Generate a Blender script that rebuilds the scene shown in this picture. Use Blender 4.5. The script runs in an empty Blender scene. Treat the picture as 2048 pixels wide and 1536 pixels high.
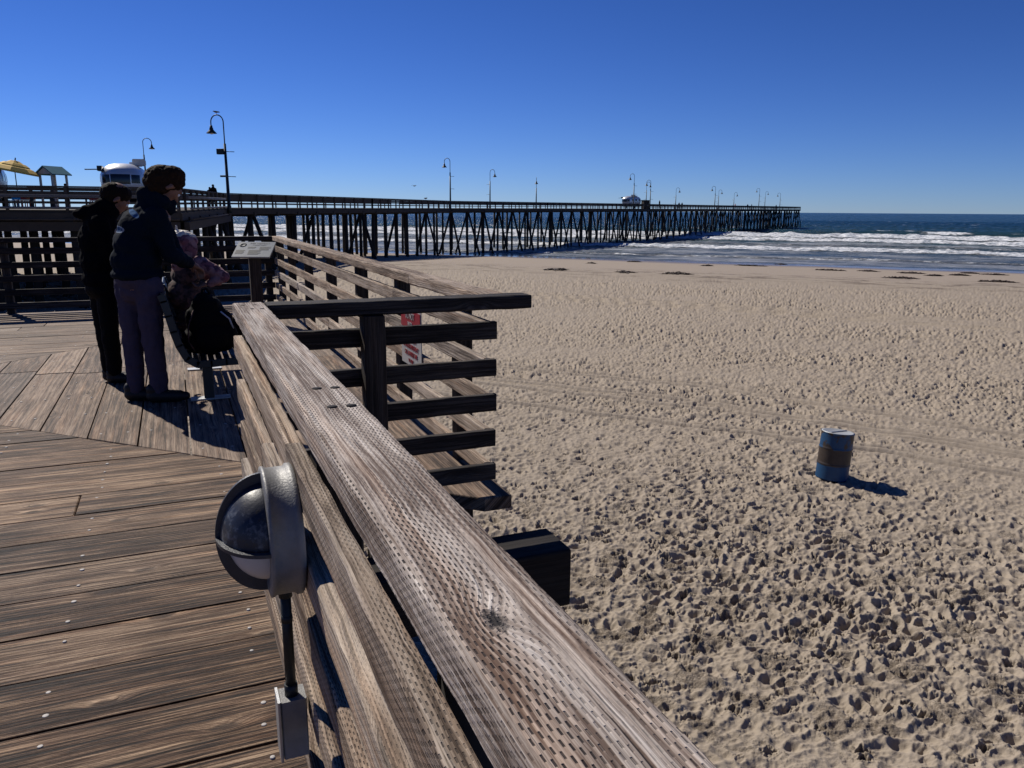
import bpy, math, random
import numpy as np
from mathutils import Vector, Matrix
R = math.radians
random.seed(7); rng = np.random.default_rng(11)
sc = bpy.context.scene

# ---------------- camera ----------------
EYE = 1.49                       # metres above the boardwalk planks
F = 1560.0; PITCH = math.atan(347/F); PSI = math.atan(686/F*math.cos(PITCH)); ROLL = math.atan(.007)
fw = Vector((math.sin(PSI)*math.cos(PITCH), math.cos(PSI)*math.cos(PITCH), -math.sin(PITCH)))
r0 = Vector((math.cos(PSI), -math.sin(PSI), 0)); u0 = r0.cross(fw)
rt = (r0*math.cos(ROLL)+u0*math.sin(ROLL)).normalized(); up = rt.cross(fw).normalized()
cam = bpy.data.objects.new('camera', bpy.data.cameras.new('camera'))
sc.collection.objects.link(cam)
cam.data.sensor_width = 36; cam.data.lens = F/2048*36
cam.data.clip_start = .05; cam.data.clip_end = 60000
M3 = Matrix((rt, up, -fw)).transposed()
cam.matrix_world = Matrix.Translation((0, 0, EYE)) @ M3.to_4x4()
sc.camera = cam
def ray(px, py):
    return ((px-1024)*rt-(py-768)*up+F*fw).normalized()
def on_z(px, py, z): d = ray(px, py); return Vector((0, 0, EYE))+d*((z-EYE)/d.z)
def on_y(px, py, y): d = ray(px, py); return Vector((0, 0, EYE))+d*(y/d.y)
def on_line(px, a, v):
    d = ray(px, 430); det = -d.x*v[1]+v[0]*d.y
    s = (d.x*a[1]-d.y*a[0])/det
    return Vector((a[0]+v[0]*s, a[1]+v[1]*s, 0)), s

# ---------------- world, sun, exposure ----------------
SUN_AZ, SUN_EL = R(-21), R(41)     # azimuth measured from +Y towards +X
w = bpy.data.worlds.new('World'); sc.world = w; w.use_nodes = True
nt = w.node_tree; bg = nt.nodes['Background']
sky = nt.nodes.new('ShaderNodeTexSky'); sky.sky_type = 'NISHITA'; sky.sun_disc = False
sky.sun_elevation = SUN_EL; sky.sun_rotation = SUN_AZ; sky.altitude = 0
sky.air_density = .7; sky.dust_density = 0; sky.ozone_density = 1.0
hs = nt.nodes.new('ShaderNodeHueSaturation'); hs.inputs['Saturation'].default_value = 1.04
tint = nt.nodes.new('ShaderNodeMix'); tint.data_type = 'RGBA'; tint.blend_type = 'MULTIPLY'; tint.inputs[0].default_value = 1
tint.inputs[7].default_value = (.50, .645, 1.04, 1)   # clear deep blue marine air
nt.links.new(sky.outputs[0], tint.inputs[6]); gm = nt.nodes.new('ShaderNodeGamma'); gm.inputs[1].default_value = 1.22
nt.links.new(tint.outputs[2], gm.inputs[0]); nt.links.new(gm.outputs[0], hs.inputs['Color']); nt.links.new(hs.outputs[0], bg.inputs[0])
bg.inputs[1].default_value = .05
sl = bpy.data.lights.new('sun', 'SUN'); sl.energy = 5.0; sl.angle = R(.5); sl.color = (1, .93, .83)
so = bpy.data.objects.new('sun', sl); sc.collection.objects.link(so)
sdir = Vector((math.sin(SUN_AZ)*math.cos(SUN_EL), math.cos(SUN_AZ)*math.cos(SUN_EL), math.sin(SUN_EL)))
so.rotation_euler = sdir.to_track_quat('Z', 'Y').to_euler()
sc.view_settings.view_transform = 'Standard'; sc.view_settings.look = 'None'
sc.view_settings.exposure = 0.0; sc.view_settings.gamma = 1
sc.cycles.max_bounces = 5; sc.cycles.diffuse_bounces = 1; sc.cycles.use_denoising = True

# ---------------- node helper ----------------
class NT:
    def __init__(s, name):
        s.m = bpy.data.materials.new(name); s.m.use_nodes = True; s.t = s.m.node_tree
        s.b = s.t.nodes['Principled BSDF']
    def set(s, sock, v):
        if isinstance(v, bpy.types.NodeSocket): s.t.links.new(v, sock)
        elif v is not None:
            if hasattr(sock.default_value, '__len__') and not hasattr(v, '__len__'): v = [v]*len(sock.default_value)
            if hasattr(v, '__len__') and len(sock.default_value) == 4 and len(v) == 3: v = (*v, 1)
            sock.default_value = v
    def node(s, t, **k):
        n = s.t.nodes.new('ShaderNode'+t)
        for a, b in k.items(): setattr(n, a, b)
        return n
    def ma(s, op, a, b=None, c=None, clamp=False):
        n = s.node('Math', operation=op, use_clamp=clamp)
        for i, v in enumerate((a, b, c)):
            if v is not None: s.set(n.inputs[i], v)
        return n.outputs[0]
    def comb(s, x, y, z):
        n = s.node('CombineXYZ')
        for i, v in enumerate((x, y, z)): s.set(n.inputs[i], v)
        return n.outputs[0]
    def sep(s, v):
        n = s.node('SeparateXYZ'); s.set(n.inputs[0], v); return n.outputs
    def noise(s, vec, scale=1, detail=3, rough=.5, dist=0):
        n = s.node('TexNoise'); s.set(n.inputs['Vector'], vec); n.inputs['Scale'].default_value = scale
        n.inputs['Detail'].default_value = detail; n.inputs['Roughness'].default_value = rough; n.inputs['Distortion'].default_value = dist
        return n.outputs[0]
    def ramp(s, f, stops, interp='LINEAR'):
        n = s.node('ValToRGB'); s.set(n.inputs[0], f); e = n.color_ramp.elements; n.color_ramp.interpolation = interp
        while len(e) < len(stops): e.new(.5)
        for el, (p, c) in zip(e, stops):
            el.position = p; el.color = (*c, 1) if hasattr(c, '__len__') else (c, c, c, 1)
        return n.outputs[0]
    def rng(s, f, a, b, c=0, d=1):
        n = s.node('MapRange'); s.set(n.inputs[0], f)
        for i, v in enumerate((a, b, c, d)): n.inputs[i+1].default_value = v
        return n.outputs[0]
    def mix(s, f, a, b, mode='MIX'):
        n = s.node('Mix', data_type='RGBA', blend_type=mode); s.set(n.inputs[0], f); s.set(n.inputs[6], a); s.set(n.inputs[7], b)
        return n.outputs[2]
    def bump(s, h, strength=.5, dist=.01, nrm=None):
        n = s.node('Bump'); s.set(n.inputs['Height'], h); n.inputs['Strength'].default_value = strength; n.inputs['Distance'].default_value = dist
        if nrm: s.set(n.inputs['Normal'], nrm)
        return n.outputs[0]
    def out(s, col=None, rough=None, nrm=None, metal=None, spec=None):
        for k, v in (('Base Color', col), ('Roughness', rough), ('Normal', nrm), ('Metallic', metal), ('Specular IOR Level', spec)):
            if v is not None: s.set(s.b.inputs[k], v)
        return s.m
def attr(n, name):
    a = n.node('Attribute'); a.attribute_name = name; return a.outputs['Fac']

def wood_mat(name, dark, mid, light, incise=0., nails=False, lines=70., knots=1., bump=.5, special=None, rough=.8, contrast=1., grooves=.6, wavy=1.):
    """weathered lumber: UV.x runs along the board in metres, UV.y round its section"""
    n = NT(name); uv = n.node('UVMap'); X, Y, _ = n.sep(uv.outputs[0]); rnd = attr(n, 'rnd')
    Xs = n.ma('ADD', X, n.ma('MULTIPLY', rnd, 57.)); Ys = n.ma('ADD', Y, n.ma('MULTIPLY', rnd, 13.))
    # knots
    v = n.node('TexVoronoi', voronoi_dimensions='2D', feature='F1'); v.inputs['Scale'].default_value = 1
    n.set(v.inputs['Vector'], n.comb(n.ma('MULTIPLY', Xs, 1.5), n.ma('MULTIPLY', Ys, 5.), 0))
    gate = n.ma('GREATER_THAN', n.sep(v.outputs['Color'])[0], 1-.45*knots)
    kd = n.ma('ADD', v.outputs['Distance'], n.ma('MULTIPLY', n.ma('SUBTRACT', 1, gate), 5))
    K = n.ma('EXPONENT', n.ma('MULTIPLY', n.ma('POWER', n.ma('DIVIDE', kd, .12), 2), -1))
    Kc = n.rng(kd, .045, .085, 1, 0)
    Ks = None
    if special:
        kx, ky = special
        d2 = n.ma('SQRT', n.ma('ADD', n.ma('POWER', n.ma('DIVIDE', n.ma('SUBTRACT', X, kx), .060), 2),
                               n.ma('POWER', n.ma('DIVIDE', n.ma('SUBTRACT', Y, ky), .026), 2)))
        K = n.ma('ADD', K, n.ma('EXPONENT', n.ma('MULTIPLY', n.ma('POWER', d2, 2), -1)))
        Ks = n.rng(n.ma('ADD', d2, n.rng(n.noise(uv.outputs[0], 170, 3), .3, .7, -.14, .14)), .16, .30, 1, 0)
        Kc = n.ma('MAXIMUM', Kc, n.rng(n.ma('ADD', d2, n.rng(n.noise(uv.outputs[0], 130, 3), .3, .7, -.12, .12)), .36, .5, 1, 0))
    warp = n.noise(n.comb(n.ma('MULTIPLY', Xs, .7), n.ma('MULTIPLY', Ys, 7.), 0), 1, 2, .5)
    warp2 = n.noise(n.comb(n.ma('MULTIPLY', Xs, 9.), n.ma('MULTIPLY', Ys, 60.), 0), 1, 2, .5)
    Yw = n.ma('ADD', Ys, n.ma('ADD', n.ma('MULTIPLY', warp, .05*wavy), n.ma('MULTIPLY', warp2, .005*wavy)))
    ph = n.ma('ADD', n.ma('MULTIPLY', Yw, lines), n.ma('MULTIPLY', K, 2.2))
    grow = n.ma('SINE', n.ma('MULTIPLY', ph, 6.2832))
    g1 = n.rng(grow, -1, 1, 0, 1)
    fine = n.noise(n.comb(n.ma('MULTIPLY', Xs, 7.), n.ma('ADD', n.ma('MULTIPLY', Yw, 260.), n.ma('MULTIPLY', K, 6)), 0), 1, 4, .7)
    blot = n.noise(n.comb(n.ma('MULTIPLY', Xs, 2.2), n.ma('MULTIPLY', Ys, 14.), 0), 1, 4, .6)
    crackn = n.noise(n.comb(n.ma('MULTIPLY', Xs, 2.0), n.ma('MULTIPLY', Yw, 160.), 3), 1, 2, .5)
    crack = n.rng(crackn, .68, .76, 0, 1)
    streak = n.noise(n.comb(n.ma('MULTIPLY', Xs, 1.6), n.ma('ADD', n.ma('MULTIPLY', Yw, 130.), n.ma('MULTIPLY', K, 4)), 5), 1, 3, .6)
    mid_s = n.noise(n.comb(n.ma('MULTIPLY', Xs, .9), n.ma('ADD', n.ma('MULTIPLY', Yw, 45.), n.ma('MULTIPLY', K, 2)), 7), 1, 3, .6)
    t = n.ma('ADD', n.ma('MULTIPLY', g1, .12), n.ma('ADD', n.ma('MULTIPLY', fine, 1.0), n.ma('ADD', n.ma('MULTIPLY', streak, 1.3*contrast), n.ma('ADD', n.ma('MULTIPLY', mid_s, 1.1*contrast), n.ma('MULTIPLY', blot, .9)))))
    t = n.ma('ADD', n.ma('MULTIPLY', n.ma('SUBTRACT', t, .06+.5*(1.0+1.3*contrast+1.1*contrast+.9)), 1.15), .5)
    t = n.ma('ADD', t, n.ma('MULTIPLY', n.ma('SUBTRACT', rnd, .5), .30))
    col = n.ramp(t, [(.16, dark), (.48, mid), (.86, light)])
    groove = n.ma('MULTIPLY', n.rng(streak, .55, .66, 0, 1), grooves)
    col = n.mix(groove, col, tuple(c*.22 for c in mid))
    h = n.ma('ADD', n.ma('MULTIPLY', g1, .30), n.ma('ADD', n.ma('MULTIPLY', fine, .8), n.ma('MULTIPLY', streak, .7)))
    warm = n.noise(n.comb(n.ma('MULTIPLY', Xs, .9), n.ma('MULTIPLY', Ys, 22.), 9), 1, 3, .5)
    col = n.mix(n.rng(warm, .52, .75, 0, .45), col, n.mix(1, col, (1.25, .88, .58), 'MULTIPLY'))
    grey = n.mix(1, col, (.86, .91, .99), 'MULTIPLY')
    col = n.mix(n.rng(n.ma('FRACT', n.ma('MULTIPLY', rnd, 7.3)), .35, .9, 0, .9), col, grey)
    if incise > 0:
        pitch, row = .021, .0053
        gy = n.ma('ADD', n.ma('DIVIDE', n.ma('ADD', Y, n.ma('MULTIPLY', n.ma('ADD', warp2, n.ma('MULTIPLY', warp, 4)), .0022)), row), n.ma('MULTIPLY', K, .5 if special else 0))
        ri = n.ma('FLOOR', gy); fy = n.ma('ABSOLUTE', n.ma('SUBTRACT', n.ma('FRACT', gy), .5))
        gx = n.ma('ADD', n.ma('DIVIDE', X, pitch), n.ma('ADD', n.ma('MULTIPLY', ri, .37), n.ma('MULTIPLY', blot, .5)))
        fx = n.ma('ABSOLUTE', n.ma('SUBTRACT', n.ma('FRACT', gx), .5))
        dash = n.ma('MULTIPLY', n.rng(fy, .15, .24, 1, 0), n.rng(fx, .18, .25, 1, 0))
        wear = n.rng(n.noise(n.comb(n.ma('MULTIPLY', Xs, 1.6), n.ma('MULTIPLY', Ys, 16), 1), 1, 3), .38, .56, .10, 1)
        dash = n.ma('MULTIPLY', n.ma('MULTIPLY', dash, wear), incise)
        col = n.mix(n.ma('MULTIPLY', dash, .93), col, (.012, .008, .008))
        h = n.ma('SUBTRACT', h, n.ma('MULTIPLY', dash, 1.1))
    col = n.mix(n.ma('MULTIPLY', crack, .8), col, (.02, .014, .012))
    kn = n.noise(uv.outputs[0], 60, 3)
    col = n.mix(n.ma('MULTIPLY', Kc, .75), col, n.ramp(kn, [(.40, (.02, .015, .014)), (.8, tuple(c*.6 for c in mid))]))
    if Ks is not None: col = n.mix(n.ma('MULTIPLY', Ks, .92), col, (.012, .010, .010)); h = n.ma('SUBTRACT', h, n.ma('MULTIPLY', Ks, 1.5))
    h = n.ma('SUBTRACT', n.ma('SUBTRACT', n.ma('SUBTRACT', h, n.ma('MULTIPLY', groove, .9)), n.ma('MULTIPLY', crack, 1.3)), n.ma('MULTIPLY', Kc, .6))
    return n.out(col, rough, n.bump(h, bump, .004), spec=.25)

def plain(name, col, rough=.6, metal=0, spec=.4, var=.25, scale=8, bump=.15):
    n = NT(name); tc = n.node('TexCoord').outputs['Object']
    f = n.noise(tc, scale, 5, .6)
    c = n.mix(f, tuple(x*(1-var) for x in col), tuple(min(1, x*(1+var)) for x in col))
    f2 = n.noise(tc, scale*9, 3)
    return n.out(c, n.rng(f2, .2, .8, max(.05, rough-.08), min(1, rough+.08)), n.bump(f2, bump, .003), metal, spec)

M = {}
M['cap'] = wood_mat('cap_timber', (.13, .09, .068), (.50, .435, .38), (.80, .745, .69), 1., lines=90, knots=.10, contrast=.5, grooves=.4, wavy=.4, special=(3.0, .046), bump=.8)
M['rail'] = wood_mat('rail_timber', (.09, .058, .038), (.31, .23, .165), (.56, .45, .35), .8, lines=80, knots=.6, bump=.7)
M['rail2'] = wood_mat('old_rail_timber', (.09, .066, .048), (.32, .25, .19), (.54, .45, .36), .25, lines=60, knots=.9, bump=.8)
M['deck'] = wood_mat('deck_planks', (.007, .004, .0028), (.115, .064, .037), (.46, .32, .205), .3, lines=55, knots=1.1, bump=1., grooves=.8, contrast=1.15, rough=.72)
M['deck2'] = wood_mat('worn_deck_planks', (.03, .018, .012), (.165, .11, .075), (.37, .28, .205), .0, lines=24, knots=.9, bump=.7, rough=.75)
M['dark'] = wood_mat('shade_darkened_rail_timber', (.008, .006, .005), (.026, .020, .017), (.085, .07, .06), .3, lines=40, knots=.8, bump=.6)  # rail timber with the shade of short and far railings put into its colour
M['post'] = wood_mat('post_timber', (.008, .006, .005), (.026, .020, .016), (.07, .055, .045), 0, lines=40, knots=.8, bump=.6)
M['beam'] = wood_mat('tarred_beam', (.008, .006, .005), (.018, .014, .012), (.03, .025, .021), 0, lines=30, knots=.6, bump=.5)
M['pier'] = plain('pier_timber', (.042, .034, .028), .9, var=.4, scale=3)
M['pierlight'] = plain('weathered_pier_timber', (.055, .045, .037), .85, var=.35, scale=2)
M['pile'] = plain('tarred_pile', (.02, .017, .015), .85, var=.4, scale=3)
M['steel'] = plain('galvanised_steel', (.42, .43, .44), .45, .7, var=.2, scale=30)
M['pipe'] = plain('dull_pipe', (.13, .13, .135), .6, .2)
M['nail'] = plain('nail_heads', (.42, .40, .38), .7, .1, var=.3, scale=60)
M['bolt'] = plain('bolt_holes', (.01, .009, .009), .9)
M['lampmetal'] = plain('dark_lamp_paint', (.012, .022, .024), .45, .2, var=.3)
M['glass'] = plain('lamp_glass', (.55, .56, .56), .2, var=.1)
M['black'] = plain('black_cloth', (.004, .004, .006), .95, spec=.03, var=.3, scale=25)
M['black2'] = plain('black_nylon', (.003, .003, .004), .8, spec=.10, var=.3, scale=25)
M['navy'] = plain('navy_jacket_cloth', (.004, .008, .017), .75, spec=.25, var=.4, scale=9, bump=.3)
def jacket_mat():
    n = NT('navy_printed_jacket'); tc = n.node('TexCoord').outputs['Object']; X, Y, Z = n.sep(tc)
    c = n.mix(n.noise(tc, 9, 5, .6), (.003, .006, .012), (.006, .012, .024))
    def ell(x0, z0, a, b, k=0):
        return n.ma('ADD', n.ma('POWER', n.ma('DIVIDE', n.ma('ADD', n.ma('SUBTRACT', X, x0), n.ma('MULTIPLY', n.ma('SUBTRACT', Z, z0), k)), a), 2), n.ma('POWER', n.ma('DIVIDE', n.ma('SUBTRACT', Z, z0), b), 2))
    side = n.ma('LESS_THAN', Y, .02)
    e = ell(-.155, 1.335, .052, .026, .3); c = n.mix(n.ma('MULTIPLY', side, n.rng(e, .95, 1.05, 1, 0)), c, (.22, .27, .36)); c = n.mix(n.ma('MULTIPLY', side, n.rng(e, .55, .65, 1, 0)), c, (.03, .07, .16))
    e2 = ell(-.03, 1.45, .028, .034, .6); c = n.mix(n.ma('MULTIPLY', side, n.rng(e2, .9, 1.1, 1, 0)), c, (.03, .09, .20))
    return n.out(c, .9, n.bump(n.noise(tc, 40, 4), .3, .004), spec=.06)
M['jean'] = plain('mauve_grey_denim', (.062, .053, .082), .95, spec=.04, var=.25, scale=14, bump=.3)
M['skin'] = plain('skin', (.20, .10, .07), .55, var=.1)
M['hair'] = plain('brown_hair', (.022, .011, .006), .8, spec=.1, var=.8, scale=60, bump=.6)
M['hairblack'] = plain('dark_hair', (.012, .007, .005), .8, spec=.1, var=.6, scale=40, bump=.6)
M['hairpale'] = plain('pale_hair', (.62, .57, .50), .6, var=.3, scale=30, bump=.6)
M['patchblue'] = plain('light_blue_print', (.06, .20, .42), .7, var=.2)
M['patchwhite'] = plain('white_print', (.45, .52, .62), .7, var=.2)
M['shoe'] = plain('black_shoe', (.008, .008, .009), .6)
M['bench'] = plain('bench_paint', (.018, .030, .034), .4, .1, var=.3)
M['white'] = plain('white_paint', (.72, .72, .70), .5, var=.08)
M['alu'] = plain('trailer_aluminium', (.60, .62, .64), .35, .45, var=.06, scale=2, bump=.03)
M['window'] = plain('dark_window', (.012, .015, .02), .12, var=.1)
M['teal'] = plain('teal_roofing', (.02, .16, .20), .6, var=.2)
M['cream'] = plain('cream_paint', (.55, .53, .47), .6)
M['yellow'] = plain('yellow_canvas', (.78, .50, .10), .8, var=.1)
M['red'] = plain('red_plastic', (.55, .03, .015), .5)
M['orange'] = plain('orange_plastic', (.7, .14, .02), .5)
M['sky_plastic'] = plain('turquoise_plastic', (.02, .42, .62), .5)
M['signwhite'] = plain('sign_face', (.36, .36, .36), .35, var=.05, bump=.02)
M['signred'] = plain('sign_red', (.26, .006, .02), .4, var=.1, bump=.02)
M['panel'] = plain('information_panel', (.30, .32, .31), .3, var=.08, scale=14, bump=.02)
M['ink'] = plain('panel_ink', (.05, .06, .06), .5)
M['gull'] = plain('gull_feather', (.10, .09, .08), .8)
M['kelp'] = plain('seaweed', (.035, .018, .012), .6, var=.5, scale=10, bump=.5)

# ---------------- mesh builder ----------------
class MB:
    def __init__(s): s.v = []; s.f = []; s.uv = []; s.r = []; s.sm = []
    def face(s, idx, uvs=None, rnd=0., smooth=False):
        s.f.append(tuple(idx)); s.uv.extend(uvs if uvs else [(0., 0.)]*len(idx)); s.r.append(rnd); s.sm.append(smooth)
    def beam(s, a, b, upv, w_, h_, bev=.006, rnd=None, step=.12, wob=.0015, u_off=0.):
        """board from a to b; upv the side that is h_ thick; a,b are the centre line"""
        a = Vector(a); b = Vector(b); d = b-a; L = d.length; d.normalize(); upv = Vector(upv); sd = d.cross(upv).normalized(); u = sd.cross(d).normalized()
        rnd = random.random() if rnd is None else rnd
        hw, hh = w_/2, h_/2; bv = min(bev, hw*.6, hh*.6)
        # section, starts on the left edge of the top face, runs over the top first
        sec = [(-hw+bv, hh), (hw-bv, hh), (hw-bv*.3, hh-bv*.3), (hw, hh-bv), (hw, -hh+bv), (hw-bv, -hh), (-hw+bv, -hh), (-hw, -hh+bv), (-hw, hh-bv), (-hw+bv*.3, hh-bv*.3)]
        if bev <= 0: sec = [(-hw, hh), (hw, hh), (hw, -hh), (-hw, -hh)]
        m = len(sec); per = [0.]
        for i in range(m): p, q = sec[i], sec[(i+1) % m]; per.append(per[-1]+math.hypot(p[0]-q[0], p[1]-q[1]))
        k = max(1, int(L/step)); base = len(s.v)
        for j in range(k+1):
            c = a+d*(L*j/k)
            for (x, y) in sec:
                wx = random.uniform(-wob, wob) if wob else 0; wy = random.uniform(-wob, wob) if wob else 0
                s.v.append(c+sd*(x+wx)+u*(y+wy))
        for j in range(k):
            for i in range(m):
                i2 = (i+1) % m; A = base+j*m
                x0, x1 = L*j/k+u_off, L*(j+1)/k+u_off
                s.face((A+i, A+i2, A+m+i2, A+m+i), [(x0, per[i]), (x0, per[i+1]), (x1, per[i+1]), (x1, per[i])], rnd)
        s.face([base+i for i in range(m)][::-1], [(p[1]*.3, p[0]) for p in sec][::-1], rnd)
        s.face([base+k*m+i for i in range(m)], [(p[1]*.3+.5, p[0]) for p in sec], rnd)
        return s
    def box(s, lo, hi, bev=.0, rnd=None):
        lo = Vector(lo); hi = Vector(hi); c = (lo+hi)/2; sz = hi-lo
        ax = max(range(3), key=lambda i: sz[i])
        if ax == 0: return s.beam((lo.x, c.y, c.z), (hi.x, c.y, c.z), (0, 0, 1), sz.y, sz.z, bev, rnd, 1e9, 0)
        if ax == 1: return s.beam((c.x, lo.y, c.z), (c.x, hi.y, c.z), (0, 0, 1), sz.x, sz.z, bev, rnd, 1e9, 0)
        return s.beam((c.x, c.y, lo.z), (c.x, c.y, hi.z), (0, 1, 0), sz.x, sz.y, bev, rnd, 1e9, 0)
    def tube(s, pts, rad, n=10, cap=True, squash=1., rnd=0.):
        pts = [Vector(p) for p in pts]; rad = rad if hasattr(rad, '__len__') else [rad]*len(pts)
        base = len(s.v); prev = None
        for i, p in enumerate(pts):
            d = (pts[min(i+1, len(pts)-1)]-pts[max(i-1, 0)]).normalized()
            if prev is None:
                a = Vector((0, 0, 1)) if abs(d.z) < .9 else Vector((1, 0, 0)); x = d.cross(a).normalized()
            else: x = (prev-d*prev.dot(d)).normalized()
            prev = x; y = d.cross(x)
            for k in range(n):
                t = 2*math.pi*k/n; s.v.append(p+(x*math.cos(t)+y*math.sin(t)*squash)*rad[i])
        for i in range(len(pts)-1):
            for k in range(n):
                k2 = (k+1) % n; A = base+i*n
                s.face((A+k, A+k2, A+n+k2, A+n+k), [(i*.5, k/n*.3), (i*.5, (k+1)/n*.3), (i*.5+.5, (k+1)/n*.3), (i*.5+.5, k/n*.3)], rnd, True)
        if cap:
            s.face([base+k for k in range(n)][::-1], rnd=rnd); s.face([base+(len(pts)-1)*n+k for k in range(n)], rnd=rnd)
        return s
    def lathe(s, prof, n=24, mat=None, a0=0, a1=2*math.pi):
        mat = mat or Matrix(); base = len(s.v); full = abs(a1-a0-2*math.pi) < 1e-6; m = n if full else n+1
        for (r, z) in prof:
            for k in range(m):
                t = a0+(a1-a0)*k/n; s.v.append(mat @ Vector((r*math.cos(t), r*math.sin(t), z)))
        for i in range(len(prof)-1):
            for k in range(n):
                k2 = (k+1) % m; A = base+i*m
                s.face((A+k, A+k2, A+m+k2, A+m+k), None, 0, True)
        return s
    def ball(s, c, r, n=12, sq=(1, 1, 1), rot=None):
        prof = [(max(1e-4, math.sin(math.pi*i/n)), -math.cos(math.pi*i/n)) for i in range(n+1)]
        mt = Matrix.Translation(Vector(c)) @ (rot.to_4x4() if rot else Matrix()) @ Matrix.Diagonal((r*sq[0], r*sq[1], r*sq[2], 1))
        return s.lathe(prof, n+4, mt)
    def prism(s, poly, z0, z1, inset=.0, rnd=0., uvd=(1, 0)):
        """vertical prism of a convex polygon (counter-clockwise), its upper rim eased"""
        m = len(poly); c = Vector((sum(p[0] for p in poly)/m, sum(p[1] for p in poly)/m)); b = len(s.v)
        def ins(p): q = Vector(p)-c; L = q.length; return c+q*(1-inset/max(L, .05))
        for p in poly: s.v.append(Vector((p[0], p[1], z0)))
        for p in poly: s.v.append(Vector((p[0], p[1], z1-inset)))
        for p in poly: q = ins(p); s.v.append(Vector((q.x, q.y, z1)))
        T = lambda i: ((s.v[i].x*uvd[0]+s.v[i].y*uvd[1]), (s.v[i].y*uvd[0]-s.v[i].x*uvd[1]))
        for i in range(m):
            j = (i+1) % m
            for o in (0, m):
                ids = (b+o+i, b+o+j, b+o+m+j, b+o+m+i)
                s.face(ids, [(T(k)[0], T(k)[1]+s.v[k].z) for k in ids], rnd)
        ids = [b+2*m+i for i in range(m)]; s.face(ids, [T(k) for k in ids], rnd)
        return s
    def build(s, name, mat, parent=None, smooth=None, root=None):
        me = bpy.data.meshes.new(name)
        off = root if root is not None else (parent_loc(parent) if parent else Vector((0, 0, 0)))
        me.from_pydata([tuple(Vector(p)-off) for p in s.v], [], s.f)
        uv = me.uv_layers.new(name='UVMap'); uv.data.foreach_set('uv', np.array(s.uv, dtype=np.float32).ravel())
        at = me.attributes.new('rnd', 'FLOAT', 'FACE'); at.data.foreach_set('value', np.array(s.r, dtype=np.float32))
        sm = np.array(s.sm, dtype=bool) if smooth is None else np.full(len(s.f), smooth)
        me.polygons.foreach_set('use_smooth', sm); me.materials.append(mat); me.update()
        o = bpy.data.objects.new(name, me); sc.collection.objects.link(o)
        if parent: o.parent = parent
        elif root is not None: o.location = root
        return o
def parent_loc(p):
    v = Vector(p.location)
    while p.parent: p = p.parent; v += Vector(p.location)
    return v
def tag(o, label=None, cat=None, group=None, kind=None):
    if label: o['label'] = label
    if cat: o['category'] = cat
    if group: o['group'] = group
    if kind: o['kind'] = kind
    return o
def thing(name, loc, label, cat, group=None, kind=None, rz=0):
    o = bpy.data.objects.new(name, None); sc.collection.objects.link(o); o.location = loc; o.empty_display_size = .1
    o.rotation_euler = (0, 0, rz)
    return tag(o, label, cat, group, kind)
def copy_tree(o, parent=None):
    c = o.copy(); sc.collection.objects.link(c); c.parent = parent
    for ch in [x for x in o.children]: copy_tree(ch, c)
    return c

# =====================================================================
# BEACH
# =====================================================================
SN = np.array([.719, .695]); SN = SN/np.linalg.norm(SN); ST = np.array([SN[1], -SN[0]])
ZS = EYE-4.79; ZW = EYE-6.59
def profile(s):
    return np.where(s < 62, 0, -(s-62)*.0385)+.12*np.exp(-((s-60)/3.)**2)
def fftnoise(N, cell, lam, width=.5, seed=0):
    g = np.random.default_rng(seed); a = np.fft.rfft2(g.standard_normal((N, N)))
    k = np.hypot(*np.meshgrid(np.fft.rfftfreq(N, cell), np.fft.fftfreq(N, cell))); k[0, 0] = 1e-9
    f = np.exp(-(np.log(k*lam)/width)**2); h = np.fft.irfft2(a*f, (N, N)); return h/h.std()
def make_tile(N, cell, nprint, seed, dmin, dmax):
    h = .018*fftnoise(N, cell, 1.2, .5, seed)
    for lam, am, sd in ((.55, .040, 1), (.28, .013, 2)):
        rg = fftnoise(N, cell, lam, .35, seed+sd); h += am*(.9-np.sqrt(rg*rg+.06))      # sharp little crests between bowls
    h += .0022*fftnoise(N, cell, .10, .5, seed+3)
    g = np.random.default_rng(seed+9); sz = N*cell
    rough = fftnoise(N, cell, .13, .4, seed+5); crumb = fftnoise(N, cell, .055, .5, seed+6); patch = np.clip(fftnoise(N, cell, 1.6, .5, seed+7)*.8+.1, 0, 1)
    crust = np.zeros_like(h)
    for _ in range(nprint):
        x, y = g.uniform(0, sz, 2); an = g.uniform(0, math.pi); L = g.uniform(.08, .15); W = g.uniform(.05, .09); D = g.uniform(dmin, dmax)
        fresh = g.random()
        if fresh < .55: D *= .5
        rr = int(.34/cell); ix, iy = int(x/cell), int(y/cell)
        jj, ii = np.meshgrid(np.arange(-rr, rr+1), np.arange(-rr, rr+1), indexing='ij')
        dx, dy = ii*cell, jj*cell; u = dx*math.cos(an)+dy*math.sin(an); v = -dx*math.sin(an)+dy*math.cos(an)
        I = (iy+jj) % N; J = (ix+ii) % N
        q = np.hypot(u/L, v/(W*(1+.25*np.sin(u/L*2+1))))+.20*rough[I, J]+.10*crumb[I, J]
        k = 4.5 if fresh < .55 else 8.
        h[I, J] += -D*(1/(1+np.exp((q-1)*k)))+D*.35*np.exp(-((q-1.4)/.32)**2)
        if fresh > .75: crust[I, J] = np.maximum(crust[I, J], np.exp(-(q/1.5)**2))
    h += crumb*.0042*np.maximum(crust, patch*.8)
    return h.astype(np.float32), np.maximum(crust, patch*.8).astype(np.float32)
NT1, C1 = 1400, .0125
(tileA, crA), (tileB, crB) = make_tile(NT1, C1, 900, 3, .05, .10), make_tile(1100, C1, 520, 40, .05, .09)
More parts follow.
